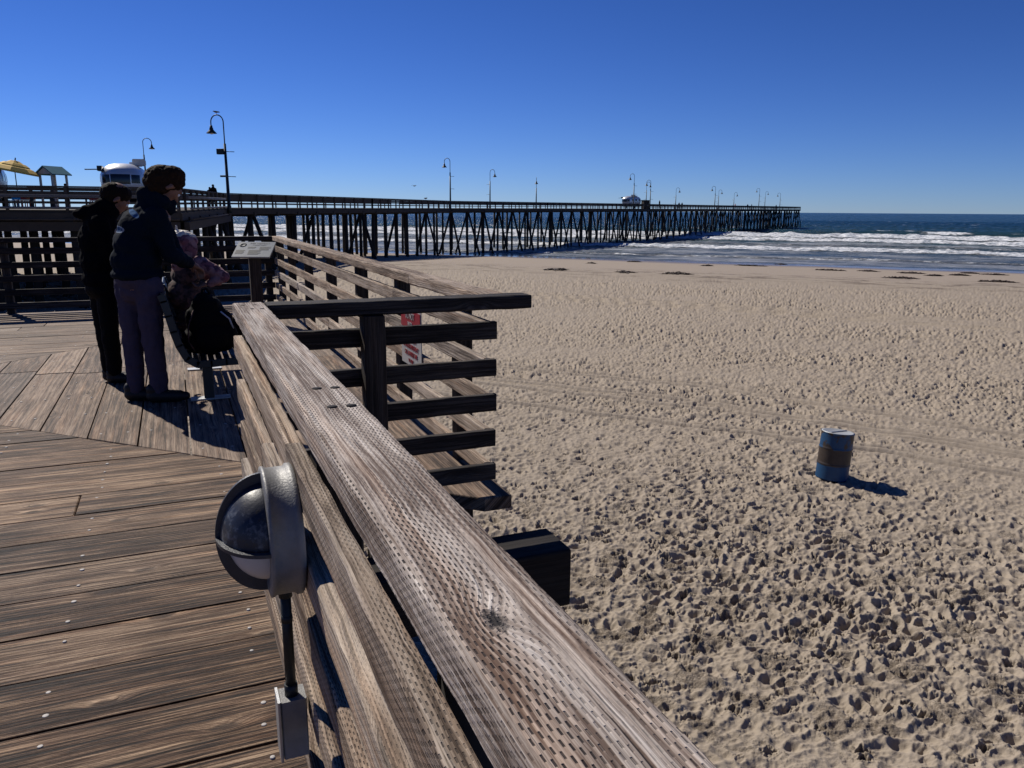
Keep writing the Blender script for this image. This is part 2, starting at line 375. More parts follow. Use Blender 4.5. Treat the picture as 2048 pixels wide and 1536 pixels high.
def samp(t, x, y, cell):
    N = t.shape[0]; fx = (x/cell) % N; fy = (y/cell) % N
    i = fx.astype(int) % N; j = fy.astype(int) % N; a = fx-np.floor(fx); b = fy-np.floor(fy); i2 = (i+1) % N; j2 = (j+1) % N
    return t[j, i]*(1-a)*(1-b)+t[j, i2]*a*(1-b)+t[j2, i]*(1-a)*b+t[j2, i2]*a*b
def seg_dist(x, y, pts):
    best = np.full(x.shape, 1e9)
    for (a, b) in zip(pts[:-1], pts[1:]):
        ax, ay = a; vx, vy = b[0]-ax, b[1]-ay; L2 = vx*vx+vy*vy
        t = np.clip(((x-ax)*vx+(y-ay)*vy)/L2, -0, 1); dx = x-ax-t*vx; dy = y-ay-t*vy
        sg = np.sign(dx*vy-dy*vx); dd = np.hypot(dx, dy); best = np.where(dd < np.abs(best), sg*dd, best)
    return best
TRACKS = [[(9, 56), (18.6, 41.4), (26.6, 31.5), (33.6, 22.1), (44, 7)], [(2, 29), (8.8, 21.4), (12.8, 16.9), (15.1, 12.5), (16.3, 10.3), (18.5, 5)], [(3, 24.5), (9.3, 17.4), (12, 14), (14, 11.5), (15.1, 9.5), (17, 5)]]
CA = .0066      # the prints are laid a little smaller than they were drawn
def sand_h(x, y):
    s = x*SN[0]+y*SN[1]
    ca, sa = math.cos(.6), math.sin(.6)
    wob = .8*np.sin(x*.21+1.3)+.7*np.sin(y*.17)
    A = samp(tileA, x+wob, y+.5*wob, CA); B = samp(tileB, x*ca+y*sa+5, -x*sa+y*ca+.6*wob, CA)
    m = .5+.5*np.sin(x*.11+.7*np.sin(y*.09)+y*.05)
    d = np.hypot(x, y)
    k = np.clip((60-s)/9, .10, 1)
    m2 = .5+.5*np.sin(x*.5+1.7*np.sin(y*.31)+.4*y)*np.sin(y*.43-x*.2)
    h = (A*(.25+.6*m+.15*m2)+B*(.85-.6*m+.15*m2))*k*.70*(1-.05*np.clip((d-20)/40, 0, 1))*(.66+.58*m2)*(1+.25*np.clip((d-12)/12, 0, 1))*(1-.06*np.clip((11-d)/5, 0, 1))
    h += .05*np.sin(x*.35+np.sin(y*.3))*np.sin(y*.27)*k
    for T in TRACKS:
        D = seg_dist(x, y, T)
        for o in (-.85, .85) if T is not TRACKS[0] else (-1.2, 0, 1.2):
            e = D-o+.04*np.sin(y*3); ww = .08+.004*d; flat = np.exp(-(e/(ww*2.2))**4)
            h = h*(1-.6*flat)+.03*flat-(.06+.003*d)*np.exp(-((np.abs(e)-ww*1.1)/(.45*ww))**2)
    return ZS+profile(s)+h
def crust_at(x, y):
    ca, sa = math.cos(.6), math.sin(.6); wob = .8*np.sin(x*.21+1.3)+.7*np.sin(y*.17)
    m = .5+.5*np.sin(x*.11+.7*np.sin(y*.09)+y*.05); d = np.hypot(x, y)
    A = samp(crA, x+wob, y+.5*wob, CA); B = samp(crB, x*ca+y*sa+5, -x*sa+y*ca+.6*wob, CA)
    return np.maximum(A*(.4+.6*m), B*(1-.5*m))*np.clip(1.25-d/26, .25, 1)
def ground_z(x, y): return float(sand_h(np.array([float(x)]), np.array([float(y)]))[0])

def grid_object(name, X, Y, Z, mat, attrs=None):
    nr, nc = X.shape; me = bpy.data.meshes.new(name)
    co = np.stack([X, Y, Z], -1).reshape(-1, 3).astype(np.float32)
    idx = np.arange(nr*nc).reshape(nr, nc); q = np.stack([idx[:-1, :-1], idx[:-1, 1:], idx[1:, 1:], idx[1:, :-1]], -1).reshape(-1, 4)
    me.vertices.add(len(co)); me.vertices.foreach_set('co', co.ravel())
    me.loops.add(q.size); me.loops.foreach_set('vertex_index', q.ravel().astype(np.int32))
    me.polygons.add(len(q)); me.polygons.foreach_set('loop_start', (np.arange(len(q))*4).astype(np.int32))
    me.polygons.foreach_set('loop_total', np.full(len(q), 4, np.int32)); me.update(calc_edges=True)
    me.polygons.foreach_set('use_smooth', np.ones(len(q), bool))
    for k, v in (attrs or {}).items():
        a = me.attributes.new(k, 'FLOAT', 'POINT'); a.data.foreach_set('value', v.reshape(-1).astype(np.float32))
    me.materials.append(mat); o = bpy.data.objects.new(name, me); sc.collection.objects.link(o); return o

n = NT('beach_sand'); tc = n.node('TexCoord').outputs['Object']; X, Y, Z = n.sep(tc)
s_ = n.ma('ADD', n.ma('MULTIPLY', X, float(SN[0])), n.ma('MULTIPLY', Y, float(SN[1])))
fn = n.noise(tc, 90, 4, .6); mn = n.noise(tc, 1.1, 4, .55); gn = n.noise(tc, 9, 5, .65)
col = n.mix(mn, (.285, .236, .183), (.375, .318, .252)); col = n.mix(n.rng(gn, .35, .7, 0, .5), col, (.25, .205, .155))
col = n.mix(n.rng(fn, .6, .75, 0, .5), col, (.18, .14, .11))
cr_ = n.ma('MULTIPLY', n.rng(n.ma('ADD', attr(n, 'crust'), n.ma('MULTIPLY', n.ma('SUBTRACT', n.noise(tc, 22, 5, .75), .5), 2.2)), .5, .9, 0, 1), .62)
col = n.mix(cr_, col, (.085, .062, .044))
edge = n.ma('ADD', s_, n.rng(n.noise(tc, .12, 4), .2, .8, -4, 4))
wet = n.rng(edge, 93, 102, 0, 1); damp = n.rng(edge, 61, 68, 0, 1)
col = n.mix(n.ma('MULTIPLY', damp, .35), col, (.33, .27, .22)); col = n.mix(wet, col, (.15, .13, .12))
spk = n.rng(n.noise(n.comb(n.ma('MULTIPLY', s_, 1.0), n.ma('MULTIPLY', n.ma('SUBTRACT', Y, X), .25), 0), .9, 5, .7), .52, .58, 0, 1)
band = n.ma('MULTIPLY', n.rng(edge, 55, 60, 0, 1), n.rng(edge, 66, 72, 1, 0))
col = n.mix(n.ma('MULTIPLY', n.ma('MULTIPLY', spk, band), .7), col, (.05, .03, .02))
ro = n.mix(wet, (.9, .9, .9), (.16, .16, .16))
M['sand'] = n.out(col, ro, n.bump(n.ma('ADD', n.ma('ADD', n.ma('MULTIPLY', fn, .35), gn), n.ma('MULTIPLY', n.noise(tc, 26, 4, .7), n.ma('MULTIPLY', cr_, 2.2))), .7, .014), spec=.3)

az = np.radians(np.linspace(-62, 92, 1900)); dep = 1/np.linspace(1/3.2, 1/150., 1250)
# angular density is kept where the photograph looks, coarser aside
a_in = np.radians(np.linspace(-13, 62, 1500)); a_l = np.radians(np.linspace(-80, -13.2, 120)); a_r = np.radians(np.linspace(62.2, 110, 90))
az = np.concatenate([a_l, a_in, a_r])
px_rows = np.linspace(0, 1, 1300); r_near, r_far = 4.2, 190.
invr = 1/r_near+(1/r_far-1/r_near)*px_rows**1.0; rad = 1/invr
rad = np.concatenate([rad, [260, 400]])
A_, D_ = np.meshgrid(az, rad); Xg = D_*np.sin(A_); Yg = D_*np.cos(A_)
Zg = sand_h(Xg, Yg); sg = Xg*SN[0]+Yg*SN[1]; Zg = np.maximum(Zg, -14)
beach = grid_object('sand_beach', Xg, Yg, Zg, M['sand'], {'crust': crust_at(Xg, Yg)}); tag(beach, kind='structure')
# inland ground beneath the boardwalk and behind the photographer
gx, gy = np.meshgrid(np.linspace(-300, 60, 90), np.linspace(-300, 120, 90)); gz = np.full(gx.shape, ZS-.45)+profile(gx*SN[0]+gy*SN[1])
tag(grid_object('ground', gx, gy, gz, M['sand']), kind='structure')

# =====================================================================
# SEA
# =====================================================================
def wave_field(s, t):
    wob = 5*np.sin(t*.021+1)+3*np.sin(t*.053+2)+1.6*np.sin(t*.13)+.9*np.sin(t*.31+1)
    h = np.zeros_like(s); f = np.zeros_like(s)
    def breaker(c, H, front, back, amp=1., wk=1., ph=0, foam=1.):
        nonlocal h, f
        cc = c+wob*wk+ph*np.sin(t*.008+ph); e = s-cc
        lump = 1+.16*np.sin(t*.9+2*np.sin(t*.37))+.12*np.sin(t*.41+1)
        prof = np.where(e < 0, np.exp(-(e/front)**2), np.exp(-(e/(front*2.3))**2))
        h = h+H*prof*lump*amp
        fm = np.where(e < 0, 1/(1+np.exp(-(e+front*1.25)/.8)), np.exp(-np.maximum(e, 0)/back))
        f = np.maximum(f, fm*foam*amp)
    m1 = np.ones_like(t)
    breaker(222, 1.0, 11, 22, 1., .9); breaker(197, .5, 6, 14, .95, .7, 2)
    breaker(148, .42, 4, 7, 1., .6, 3); breaker(117, .10, 2.2, 3.5, .9, .6, 2, .8)
    m = np.clip(.5+.8*np.sin(t*.011+2.2), 0, 1); breaker(171, .22, 4, 9, .55*m, .8, 4)
    # green unbroken swell with one curling crest
    e = s-(270+wob*.6); h = h+1.15*np.exp(-(e/11)**2)
    t0 = TCREST; f = np.maximum(f, np.exp(-((t-t0)/7)**4)*np.exp(-((e+6)/6.5)**2)*1.1)
    f = np.maximum(f, .75*np.exp(-((e)/2.0)**2)*np.clip(np.sin(t*.045+1.1), 0, 1)**3)
    for c, H in ((330, .6), (395, .7), (480, .6), (570, .6)):
        h = h+H*np.exp(-((s-c-wob)/16)**2)
    fade = np.clip((s-108)/8, 0, 1); h = h*fade
    wash = np.where(s < 200, .56, 0)*np.clip((s-107)/5, 0, 1); wash = np.where((s >= 200) & (s < 215), .48, wash)
    return h, f, wash
P_ = on_z(1880, 470, ZW); TCREST = P_.x*ST[0]+P_.y*ST[1]
n = NT('sea_water'); tc = n.node('TexCoord').outputs['Object']; X, Y, Z = n.sep(tc)
s_ = n.ma('ADD', n.ma('MULTIPLY', X, float(SN[0])), n.ma('MULTIPLY', Y, float(SN[1])))
t_ = n.ma('ADD', n.ma('MULTIPLY', X, float(ST[0])), n.ma('MULTIPLY', Y, float(ST[1])))
st = n.comb(s_, n.ma('MULTIPLY', t_, .45), Z)
foam = attr(n, 'foam'); wash = attr(n, 'wash')
c1 = n.noise(st, .45, 8, .78); c2 = n.noise(st, .09, 5, .6); c3 = n.noise(st, 2.2, 4, .7)
fm = n.rng(n.ma('ADD', foam, n.ma('MULTIPLY', n.ma('SUBTRACT', c1, .5), 2.4)), .40, .74, 0, 1)
ws = n.rng(n.ma('ADD', wash, n.ma('MULTIPLY', n.ma('SUBTRACT', n.ma('ADD', c1, n.ma('MULTIPLY', c2, .8)), .9), 2.0)), .35, .85, 0, .62)
capn = n.noise(n.comb(n.ma('MULTIPLY', s_, .22), n.ma('MULTIPLY', t_, .05), 0), 1, 5, .78)
caps = n.ma('MULTIPLY', n.rng(capn, .61, .645, 0, 1), n.rng(s_, 225, 300, 0, 1))
deep = n.mix(n.rng(s_, 200, 520, 0, 1), (.020, .062, .050), (.004, .030, .045)); deep = n.mix(n.rng(s_, 104, 200, 0, 1), (.075, .10, .13), deep)
deep = n.mix(n.rng(c2, .3, .7, 0, .5), deep, n.mix(1, deep, (.6, .7, .8), 'MULTIPLY'))
col = n.mix(ws, deep, (.62, .65, .72)); allf = n.ma('MAXIMUM', fm, caps)
col = n.mix(allf, col, n.mix(n.rng(n.ma('ADD', n.ma('MULTIPLY', c3, .5), n.ma('MULTIPLY', n.noise(st, 1.1, 6, .75), .5)), .40, .58), (.22, .27, .33), (.88, .89, .90)))
hh = n.ma('ADD', n.ma('ADD', n.ma('MULTIPLY', c1, 1.2), n.ma('MULTIPLY', c3, .35)), n.ma('MULTIPLY', c2, 2.5))
M['sea'] = n.out(col, n.mix(n.ma('MAXIMUM', allf, ws), (.22, .22, .22), (.8, .8, .8)), n.bump(n.ma('MULTIPLY', hh, n.ma('SUBTRACT', 1, n.ma('MULTIPLY', allf, .7))), 1., 1.0), spec=.05)
sv = np.concatenate([np.linspace(90, 290, 500), np.linspace(291, 700, 260), 700+np.geomspace(4, 30000, 60)])
tv = np.concatenate([-np.geomspace(9000, 262, 22), np.linspace(-260, 260, 700), np.geomspace(262, 9000, 22)])
T_, S_ = np.meshgrid(tv, sv); Hs, Fo, Wa = wave_field(S_, T_)
g2 = rng.standard_normal(S_.shape); 
chop = .10*np.sin(S_*.9+2*np.sin(T_*.3))*np.sin(T_*.5+S_*.2)+.07*np.sin(S_*1.9+T_*.7)
Hs = Hs+chop*np.clip((S_-110)/60, 0, 1)*(S_ < 900)+np.where(Fo > .5, g2*.05, 0)
Zs = ZW+Hs+np.where(S_ < 104, (S_-104)*.0, 0)
tag(grid_object('sea', S_*SN[0]+T_*ST[0], S_*SN[1]+T_*ST[1], Zs, M['sea'], {'foam': Fo, 'wash': Wa}), kind='structure')

# seaweed clumps on the damp sand
def kelp(px, py, wpx, seed):
    d = ray(px, py); dist = 20.
    for _ in range(4000):
        p = Vector((0, 0, EYE))+d*dist
        if p.z < ZS+float(profile(np.array([p.x*SN[0]+p.y*SN[1]]))[0]): break
        dist += .05
    W = wpx*.9*dist/F; g = random.Random(seed); mb = MB(); zf = lambda x, y: ground_z(x, y)
    for _ in range(int(26+W*16)):
        a = g.uniform(-.5, .5)*W; b = g.gauss(0, .18+.045*W); x = p.x+ST[0]*a+SN[0]*b; y = p.y+ST[1]*a+SN[1]*b; an = g.uniform(0, 6.28); L = g.uniform(.25, .8)
        an = g.choice([math.atan2(ST[1], ST[0]), an]); h0 = g.uniform(.01, .13)*(1-abs(a)/W)
        pts = [(x+math.cos(an+.5*math.sin(q))*L*q/3, y+math.sin(an+.5*math.sin(q))*L*q/3, zf(x, y)+h0+.04*math.sin(q*2)) for q in range(4)]
        mb.tube(pts, [.03, .06, .05, .015], 5, squash=.5)
    o = mb.build('seaweed_clump', M['kelp'], root=Vector((p.x, p.y, zf(p.x, p.y))))
    return o
KEL = [(1658, 541, 46, 'wide dark seaweed clump heaped on the damp sand, nearest to the pier end'), (1735, 543, 22, None), (1820, 547, 38, 'low seaweed mound alone on the damp sand, third along the tide line'), (1868, 552, 14, None), (1915, 551, 24, None),
       (1935, 547, 24, None), (1985, 550, 30, 'dark seaweed clump closest to the water near the right edge'), (1800, 557, 50, 'long thin seaweed drift along the upper edge of the damp sand'), (1990, 564, 52, 'seaweed drift lowest on the dry sand at the right edge'), (1560, 529, 10, None), (1500, 532, 60, 'string of dark seaweed trailing along the wet sand edge'),
       (1265, 524, 26, 'small dark seaweed streak beside the pier shadow'), (1412, 532, 10, None), (1110, 540, 40, None), (1350, 548, 46, None), (1245, 545, 26, None), (1180, 527, 8, None)]
for i, (px, py, wp, lb) in enumerate(KEL):
    o = kelp(px, py, wp, i)
    tag(o, lb or 'small dark seaweed clump lying among others on the damp sand', 'seaweed', 'seaweed clumps along the tide line')
# =====================================================================
# BOARDWALK
# =====================================================================
def clip(poly, a, b, c):
    """keep a*x+b*y <= c"""
    out = []
    for i in range(len(poly)):
        p, q = poly[i], poly[(i+1) % len(poly)]; dp = a*p[0]+b*p[1]-c; dq = a*q[0]+b*q[1]-c
        if dp <= 0: out.append(p)
        if dp*dq < 0: t = dp/(dp-dq); out.append((p[0]+(q[0]-p[0])*t, p[1]+(q[1]-p[1])*t))
    return out
walk = thing('boardwalk', (0, 0, 0), None, None, kind='structure')
r2 = math.sqrt(.5)
mbA, mbB, nl = MB(), MB(), MB()
def nail(x, y):
    k = random.uniform(.7, 1.05)*.0095
    nl.lathe([(1e-4, .0012), (k*.8, .0011), (k, .0004), (k, -.004)], 9, Matrix.Translation((x, y, .0008)) @ Matrix.Rotation(random.uniform(-.05, .05), 4, 'X'))
def plank(mb, poly, along_x, rnd=None, halves=()):
    for h in halves:
        if len(poly) > 2: poly = clip(poly, *h)
    if len(poly) < 3: return
    A = sum(poly[i][0]*poly[(i+1) % len(poly)][1]-poly[(i+1) % len(poly)][0]*poly[i][1] for i in range(len(poly)))/2
    if abs(A) < .004: return
    if A < 0: poly = poly[::-1]
    mb.prism(poly, -.07, random.uniform(-.0025, .0025), .005, random.random() if rnd is None else rnd, (1, 0) if along_x else (0, 1))
    return poly
row = -1.57
while row < 13.1:
    y0, y1 = row+.005, row+.303-.005; cuts = [-7.0]
    lowA = row < 7.7
    breaks = [random.uniform(-5.5, -3.0), random.uniform(-2.6, -.9)] if random.random() < .6 else [random.uniform(-4.8, -2.2)]
    if abs(row-4.187) < .05: breaks = [-4.1, -.557]
    if .5 < row < 3.7 or abs(row-4.49) < .1: breaks = [-3.4+random.random()]
    xs = [-7.0]+sorted(breaks)+[1.585]
    for i in range(len(xs)-1):
        x0, x1 = xs[i]+.003, xs[i+1]-.003; pol = [(x0, y0), (x1, y0), (x1, y1), (x0, y1)]
        rr = None
        if abs(row-4.187) < .05: rr = (.2, .97, .35)[i]
        if lowA:
            hv = [(r2, r2, 5.03*r2-.004)]
            if row < 3.6: hv.append((1, 0, .40))
            if 3.5 < row < 3.6: hv = hv
            q = plank(mbA, pol, True, rr, hv)
        else:
            q = plank(mbB, pol, True, rr, [(r2, -r2, -10.47*r2-.004), (0, 1, 13.06)])
        if q:
            mx = max(p[0] for p in q); mn_ = min(p[0] for p in q)
            for j in range(-12, 4):
                nx = -.465+.61*j
                for ny in (y0+.075, y1-.07):
                    lim = (5.03-ny if lowA else 99)
                    if mn_+.04 < nx < min(mx, lim)-.04 and random.random() < .8 and (lowA or nx < ny-10.55): nail(nx+random.gauss(0, .008), ny+random.gauss(0, .012))
    row += .303
x = 1.585-.006
k = 0
xs = 0.0+.313*5
while xs > -2.8:
    x0, x1 = xs-.313+.005, min(xs-.005, 1.58)
    if x1 > x0+.02:
        for (ya, yb) in ((3.63, 8.2+random.uniform(-.3, .3)), (None, 13.05)):
            if ya is None: ya = ylast+.006
            q = plank(mbB, [(x0, ya), (x1, ya), (x1, yb), (x0, yb)], False, None, [(-r2, -r2, -5.03*r2-.004), (-r2, r2, 10.47*r2-.004)])
            ylast = yb
        for j in range(20):
            for nx in (x0+.07, x1-.07):
                ny = 3.9+.61*j
                if nx+ny > 5.12 and ny-nx < 10.4 and ny < 13 and random.random() < .8: nail(nx+random.gauss(0, .01), ny+random.gauss(0, .02))
    xs -= .313
mbA.build('deck_planks', M['deck'], walk); mbB.build('deck_planks', M['deck2'], walk); nl.build('nail_heads', M['nail'], walk)
for yb in (-1.4, 3.05, 7.5, 11.9):
    MB().box((-7, yb, -.37), (1.62, yb+.285, -.078), .012).build('support_beam', M['beam'], walk)
for xj in (-5.2, -3.4, -1.6, -.1, .32):
    MB().box((xj, 3.34, -.30), (xj+.08, 7.49, -.075), .004).build('joist', M['beam'], walk)
    MB().box((xj, -1.1, -.30), (xj+.08, 3.04, -.075), .004).build('joist', M['beam'], walk)
    MB().box((xj, 7.79, -.30), (xj+.08, 11.89, -.075), .004).build('joist', M['beam'], walk)
for yb in (-1.25, 3.19, 7.64, 12.04):
    for xp in (-5, -1.9, 1.15):
        MB().tube([(xp, yb, ZS-1), (xp, yb, -.371)], [.17, .15], 14).build('support_pile', M['pile'], walk)

# ---------------- railings ----------------
ZR = [(.93, .84), (.733, .645), (.546, .455), (.352, .262), (.163, .075)]
near = thing('timber_railing', (.29, 1.3, 0), 'nearest wooden railing, sunlit, carrying the round lamp and pitted with bolt holes', 'railing', 'timber railings round the boardwalk')
MB().beam((.292, -2.31, 1.036), (.292, 3.76, 1.036), (0, 0, 1), .136, .068, .009, 3.0/57*0+.0, .06, .0012, .0).build('top_board', M['cap'], near)
JY = [(1.9, 3.72), (2.6, 3.69), (-.1, 3.66), (2.2, 3.70), (.9, 3.72)]
for i, (zt, zb) in enumerate(ZR):
    j, e = JY[i]; xo = random.uniform(-.006, .006); m = M['rail'] if i != 1 else M['rail2']
    MB().beam((.234+xo, -2.3, (zt+zb)/2), (.234+xo, j, (zt+zb)/2), (0, 0, 1), .040, zt-zb, .007, step=.06, wob=.0016).build('rail_board', m, near)
    MB().beam((.236-xo, j+.004, (zt+zb)/2-.003), (.236-xo, e, (zt+zb)/2-.003), (0, 0, 1), .040, zt-zb, .007, step=.06, wob=.0016).build('rail_board', M['rail'] if i != 3 else M['rail2'], near)
for y in (-1.9, -.06, 1.76, 3.56):
    MB().beam((.309, y, -.45), (.309, y, 1.0), (0, 1, 0), .10, .10, .006).build('post', M['post'], near)
for (x, y) in [(.289, 1.859), (.331, 1.853), (.290, 1.667), (.331, 1.664), (.263, 3.655), (.313, 3.651), (.288, 3.506), (.329, 3.498)]:
    r_ = .0115 if y < 3 else .009
    MB().lathe([(1e-4, 0), (r_, 0), (r_, -.004)], 14, Matrix.Translation((x, y, 1.0716))).build('bolt', M['bolt'], near)

short = thing('timber_railing', (.93, 3.69, 0), 'short shaded wooden railing crossing behind the near railing, one stout post in its middle', 'railing', 'timber railings round the boardwalk')
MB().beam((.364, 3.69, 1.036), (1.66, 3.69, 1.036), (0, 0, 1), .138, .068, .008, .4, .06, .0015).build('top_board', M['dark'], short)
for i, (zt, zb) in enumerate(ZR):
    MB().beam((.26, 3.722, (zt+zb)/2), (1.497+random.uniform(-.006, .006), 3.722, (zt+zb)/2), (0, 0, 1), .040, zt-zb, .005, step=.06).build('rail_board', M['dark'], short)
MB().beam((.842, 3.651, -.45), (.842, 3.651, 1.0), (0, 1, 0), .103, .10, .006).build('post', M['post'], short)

longr = thing('timber_railing', (1.5, 8.4, 0), 'long sunlit beach side railing holding the red and white warning sign', 'railing', 'timber railings round the boardwalk')
cuts = [3.765, 5.1, 8.6, 11.1, 13.04]
for a, b in zip(cuts[:-1], cuts[1:]):
    MB().beam((1.50, a+.002, 1.036), (1.50, b-.002, 1.036), (0, 0, 1), .138, .068, .009, None, .08, .003).build('top_board', M['rail'], longr)
for i, (zt, zb) in enumerate(ZR):
    cc = [3.745, 5.6+i*.9, 9.2-i*.3, 12.93]
    for a, b in zip(cc[:-1], cc[1:]):
        MB().beam((1.467, a+.002, (zt+zb)/2), (1.467, b-.002, (zt+zb)/2), (0, 0, 1), .040, zt-zb, .007, step=.08, wob=.002).build('rail_board', M['rail'] if (i+int(a)) % 2 else M['rail2'], longr)
for y in (4.35, 5.67, 7.06, 8.55, 10.1, 11.6, 12.85):
    MB().beam((1.539, y, -.45), (1.539, y, 1.0), (0, 1, 0), .10, .10, .006).build('post', M['post'], longr)

farr = thing('timber_railing', (-3, 12.97, 0), 'shaded wooden railing across the far end of the boardwalk, behind the standing people', 'railing', 'timber railings round the boardwalk')
for a, b in ((-9, -4.9), (-4.9, -1.2), (-1.2, 1.43)):
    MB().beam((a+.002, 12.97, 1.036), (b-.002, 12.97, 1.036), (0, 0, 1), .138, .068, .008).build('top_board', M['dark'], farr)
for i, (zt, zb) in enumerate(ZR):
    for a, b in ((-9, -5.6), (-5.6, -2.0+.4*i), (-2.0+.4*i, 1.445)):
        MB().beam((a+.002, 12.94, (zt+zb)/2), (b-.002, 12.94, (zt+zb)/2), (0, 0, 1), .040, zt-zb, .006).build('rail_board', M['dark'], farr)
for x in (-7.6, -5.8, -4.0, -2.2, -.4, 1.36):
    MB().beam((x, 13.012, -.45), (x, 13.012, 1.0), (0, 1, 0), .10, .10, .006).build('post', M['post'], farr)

# ---------------- bulkhead lamp, conduit and box on the near railing ----------------
M['grey'] = plain('chalky_grey_enamel', (.21, .21, .205), .5, .1, var=.35, scale=22, bump=.4)
M['fin'] = plain('dark_guard_enamel', (.05, .055, .065), .4, .1, var=.4, scale=30, bump=.4)
nh = NT('scuffed_visor_enamel'); tcv = nh.node('TexCoord').outputs['Object']
sc1 = nh.noise(tcv, 30, 6, .7); colv = nh.mix(nh.rng(sc1, .52, .64, 0, 1), (.014, .018, .030), (.13, .14, .155)); colv = nh.mix(nh.rng(nh.noise(tcv, 80, 4), .62, .7, 0, 1), colv, (.03, .025, .02))
M['visor'] = nh.out(colv, .42, nh.bump(sc1, .5, .003), spec=.5)
lz = .765; LC = Vector((.212, 1.765, lz)); toX = Matrix.Rotation(R(-90), 4, 'Y')   # local z -> -x
lampb = thing('bulkhead_lamp', tuple(LC), 'round grey bulkhead lamp with dark domed visor, conduit and small box below', 'lamp')
LM = Matrix.Translation(LC) @ toX
MB().lathe([(1e-4, 0), (.148, 0), (.152, .004), (.152, .014), (.146, .018), (.146, .060), (.150, .064), (.150, .070), (.140, .073), (.112, .073), (.108, .066), (1e-4, .066)], 48, LM).build('housing', M['grey'], lampb)
MB().lathe([(.108*math.cos(t), .066+.090*math.sin(t)) for t in np.linspace(0, math.pi/2-.01, 14)], 40, LM).build('lens', M['glass'], lampb)
def shell(r0, r1, z0, k, a0, a1, nn=16, n2=30):
    mb = MB(); prof = [(r0*math.cos(t), z0+k*math.sin(t)) for t in np.linspace(0, math.pi/2-.02, nn)]
    prof += [(r1*math.cos(t), z0+k*(r1/r0)*math.sin(t)) for t in np.linspace(math.pi/2-.02, 0, nn)]
    mb.lathe(prof+[prof[0]], n2, LM, a0, a1); return mb
# in lamp space +x is up (rotation about Y): the visor covers the upper half
shell(.116, .121, .066, .098, R(-97), R(97)).build('visor', M['visor'], lampb)
gb = MB()
for ang in (0, 90):
    a = R(ang); ca, sa = math.cos(a), math.sin(a); pts = []
    for t in np.linspace(-math.pi/2, math.pi/2, 41):
        pts.append((t, .143*math.sin(t), .070+.108*math.cos(t)))
    base = len(gb.v)
    ww = .0045 if ang == 0 else .004
    for (t, rr, zz) in pts:
        k = .76 if ang == 0 else .90
        for (s_k, off) in ((1, -ww), (1, ww), (k, ww), (k, -ww)):
            R_, Z_ = rr*s_k if s_k < 1 else rr, .070+(zz-.070)*s_k
            gb.v.append(LM @ Vector((R_*ca-off*sa, R_*sa+off*ca, Z_)))
    for i in range(len(pts)-1):
        for q in range(4):
            A = base+i*4; gb.face((A+q, A+(q+1) % 4, A+4+(q+1) % 4, A+4+q), None, 0, False)
gb.build('guard', M['fin'], lampb)
cb = MB(); cx, cy = .178, 1.765
cb.tube([(cx, cy, lz-.140), (cx, cy, .335)], .0125, 14)
cb.tube([(cx, cy, lz-.142), (cx, cy, lz-.170)], .016, 14); cb.tube([(cx, cy, .365), (cx, cy, .335)], .016, 14); cb.tube([(cx, cy, .53), (cx, cy, .548)], .0135, 14)
cb.build('conduit', plain('dark_conduit', (.02, .024, .026), .5, .3, var=.4, scale=40), lampb)
bx = MB().box((.150, cy-.030, .180), (.210, cy+.034, .335), .003).build('junction_box', M['grey'], lampb)
MB().box((.142, cy-.033, .176), (.1485, cy+.037, .339), .002).build('cover', M['steel'], bx)

# ---------------- warning sign on the long railing ----------------
def text(body, size, mat, mtx, parent, name='lettering', ext=.0012, sx=1.):
    cu = bpy.data.curves.new(name, 'FONT'); cu.body = body; cu.size = size; cu.align_x = 'CENTER'; cu.align_y = 'CENTER'; cu.extrude = ext; cu.offset = 0
    o = bpy.data.objects.new(name, cu); sc.collection.objects.link(o); cu.materials.append(mat)
    bpy.context.view_layer.update(); me = bpy.data.meshes.new_from_object(o.evaluated_get(bpy.context.evaluated_depsgraph_get()))
    bpy.data.objects.remove(o); me.materials.clear(); me.materials.append(mat)
    me.transform(mtx @ Matrix.Diagonal((sx, 1, 1, 1))); q = bpy.data.objects.new(name, me); sc.collection.objects.link(q); q.parent = parent; return q
WS = Vector((1.438, 5.10, .69)); warn = thing('warning_sign', tuple(WS), 'white metal sign with a red band reading DO NOT fixed to the beach side railing', 'sign')
MB().box((1.438, 4.86, .44), (1.444, 5.34, .885), .001).build('sign_panel', M['signwhite'], warn)
MB().box((1.4345, 4.868, .70), (1.4375, 5.332, .825), 0).build('red_band', M['signred'], warn)
toS = Matrix(((0, 0, -1, 0), (-1, 0, 0, 0), (0, 1, 0, 0), (0, 0, 0, 1)))   # text x -> -y, text y -> z, normal -> -x
def st_(t, z, size, m, sx=.8, dx=-.0035): text(t, size, m, Matrix.Translation((dx, 0, z-WS.z)) @ toS, warn, sx=sx)
st_('LIFE SAFETY', .855, .048, M['signred']); st_('DO NOT', .785, .062, M['signwhite'], .85, -.0065); st_('ENTER', .728, .045, M['signwhite'], .85, -.0065)
st_('IN THE WATER', .672, .042, M['signred']); st_('IN THE WELL A', .625, .046, M['signred']); st_('OF WATER EMERGENCY', .575, .046, M['signred'], .72); st_('CALL NUMBER ONE', .525, .046, M['signred'], .75); st_('911 FIRST', .475, .036, M['signred'])

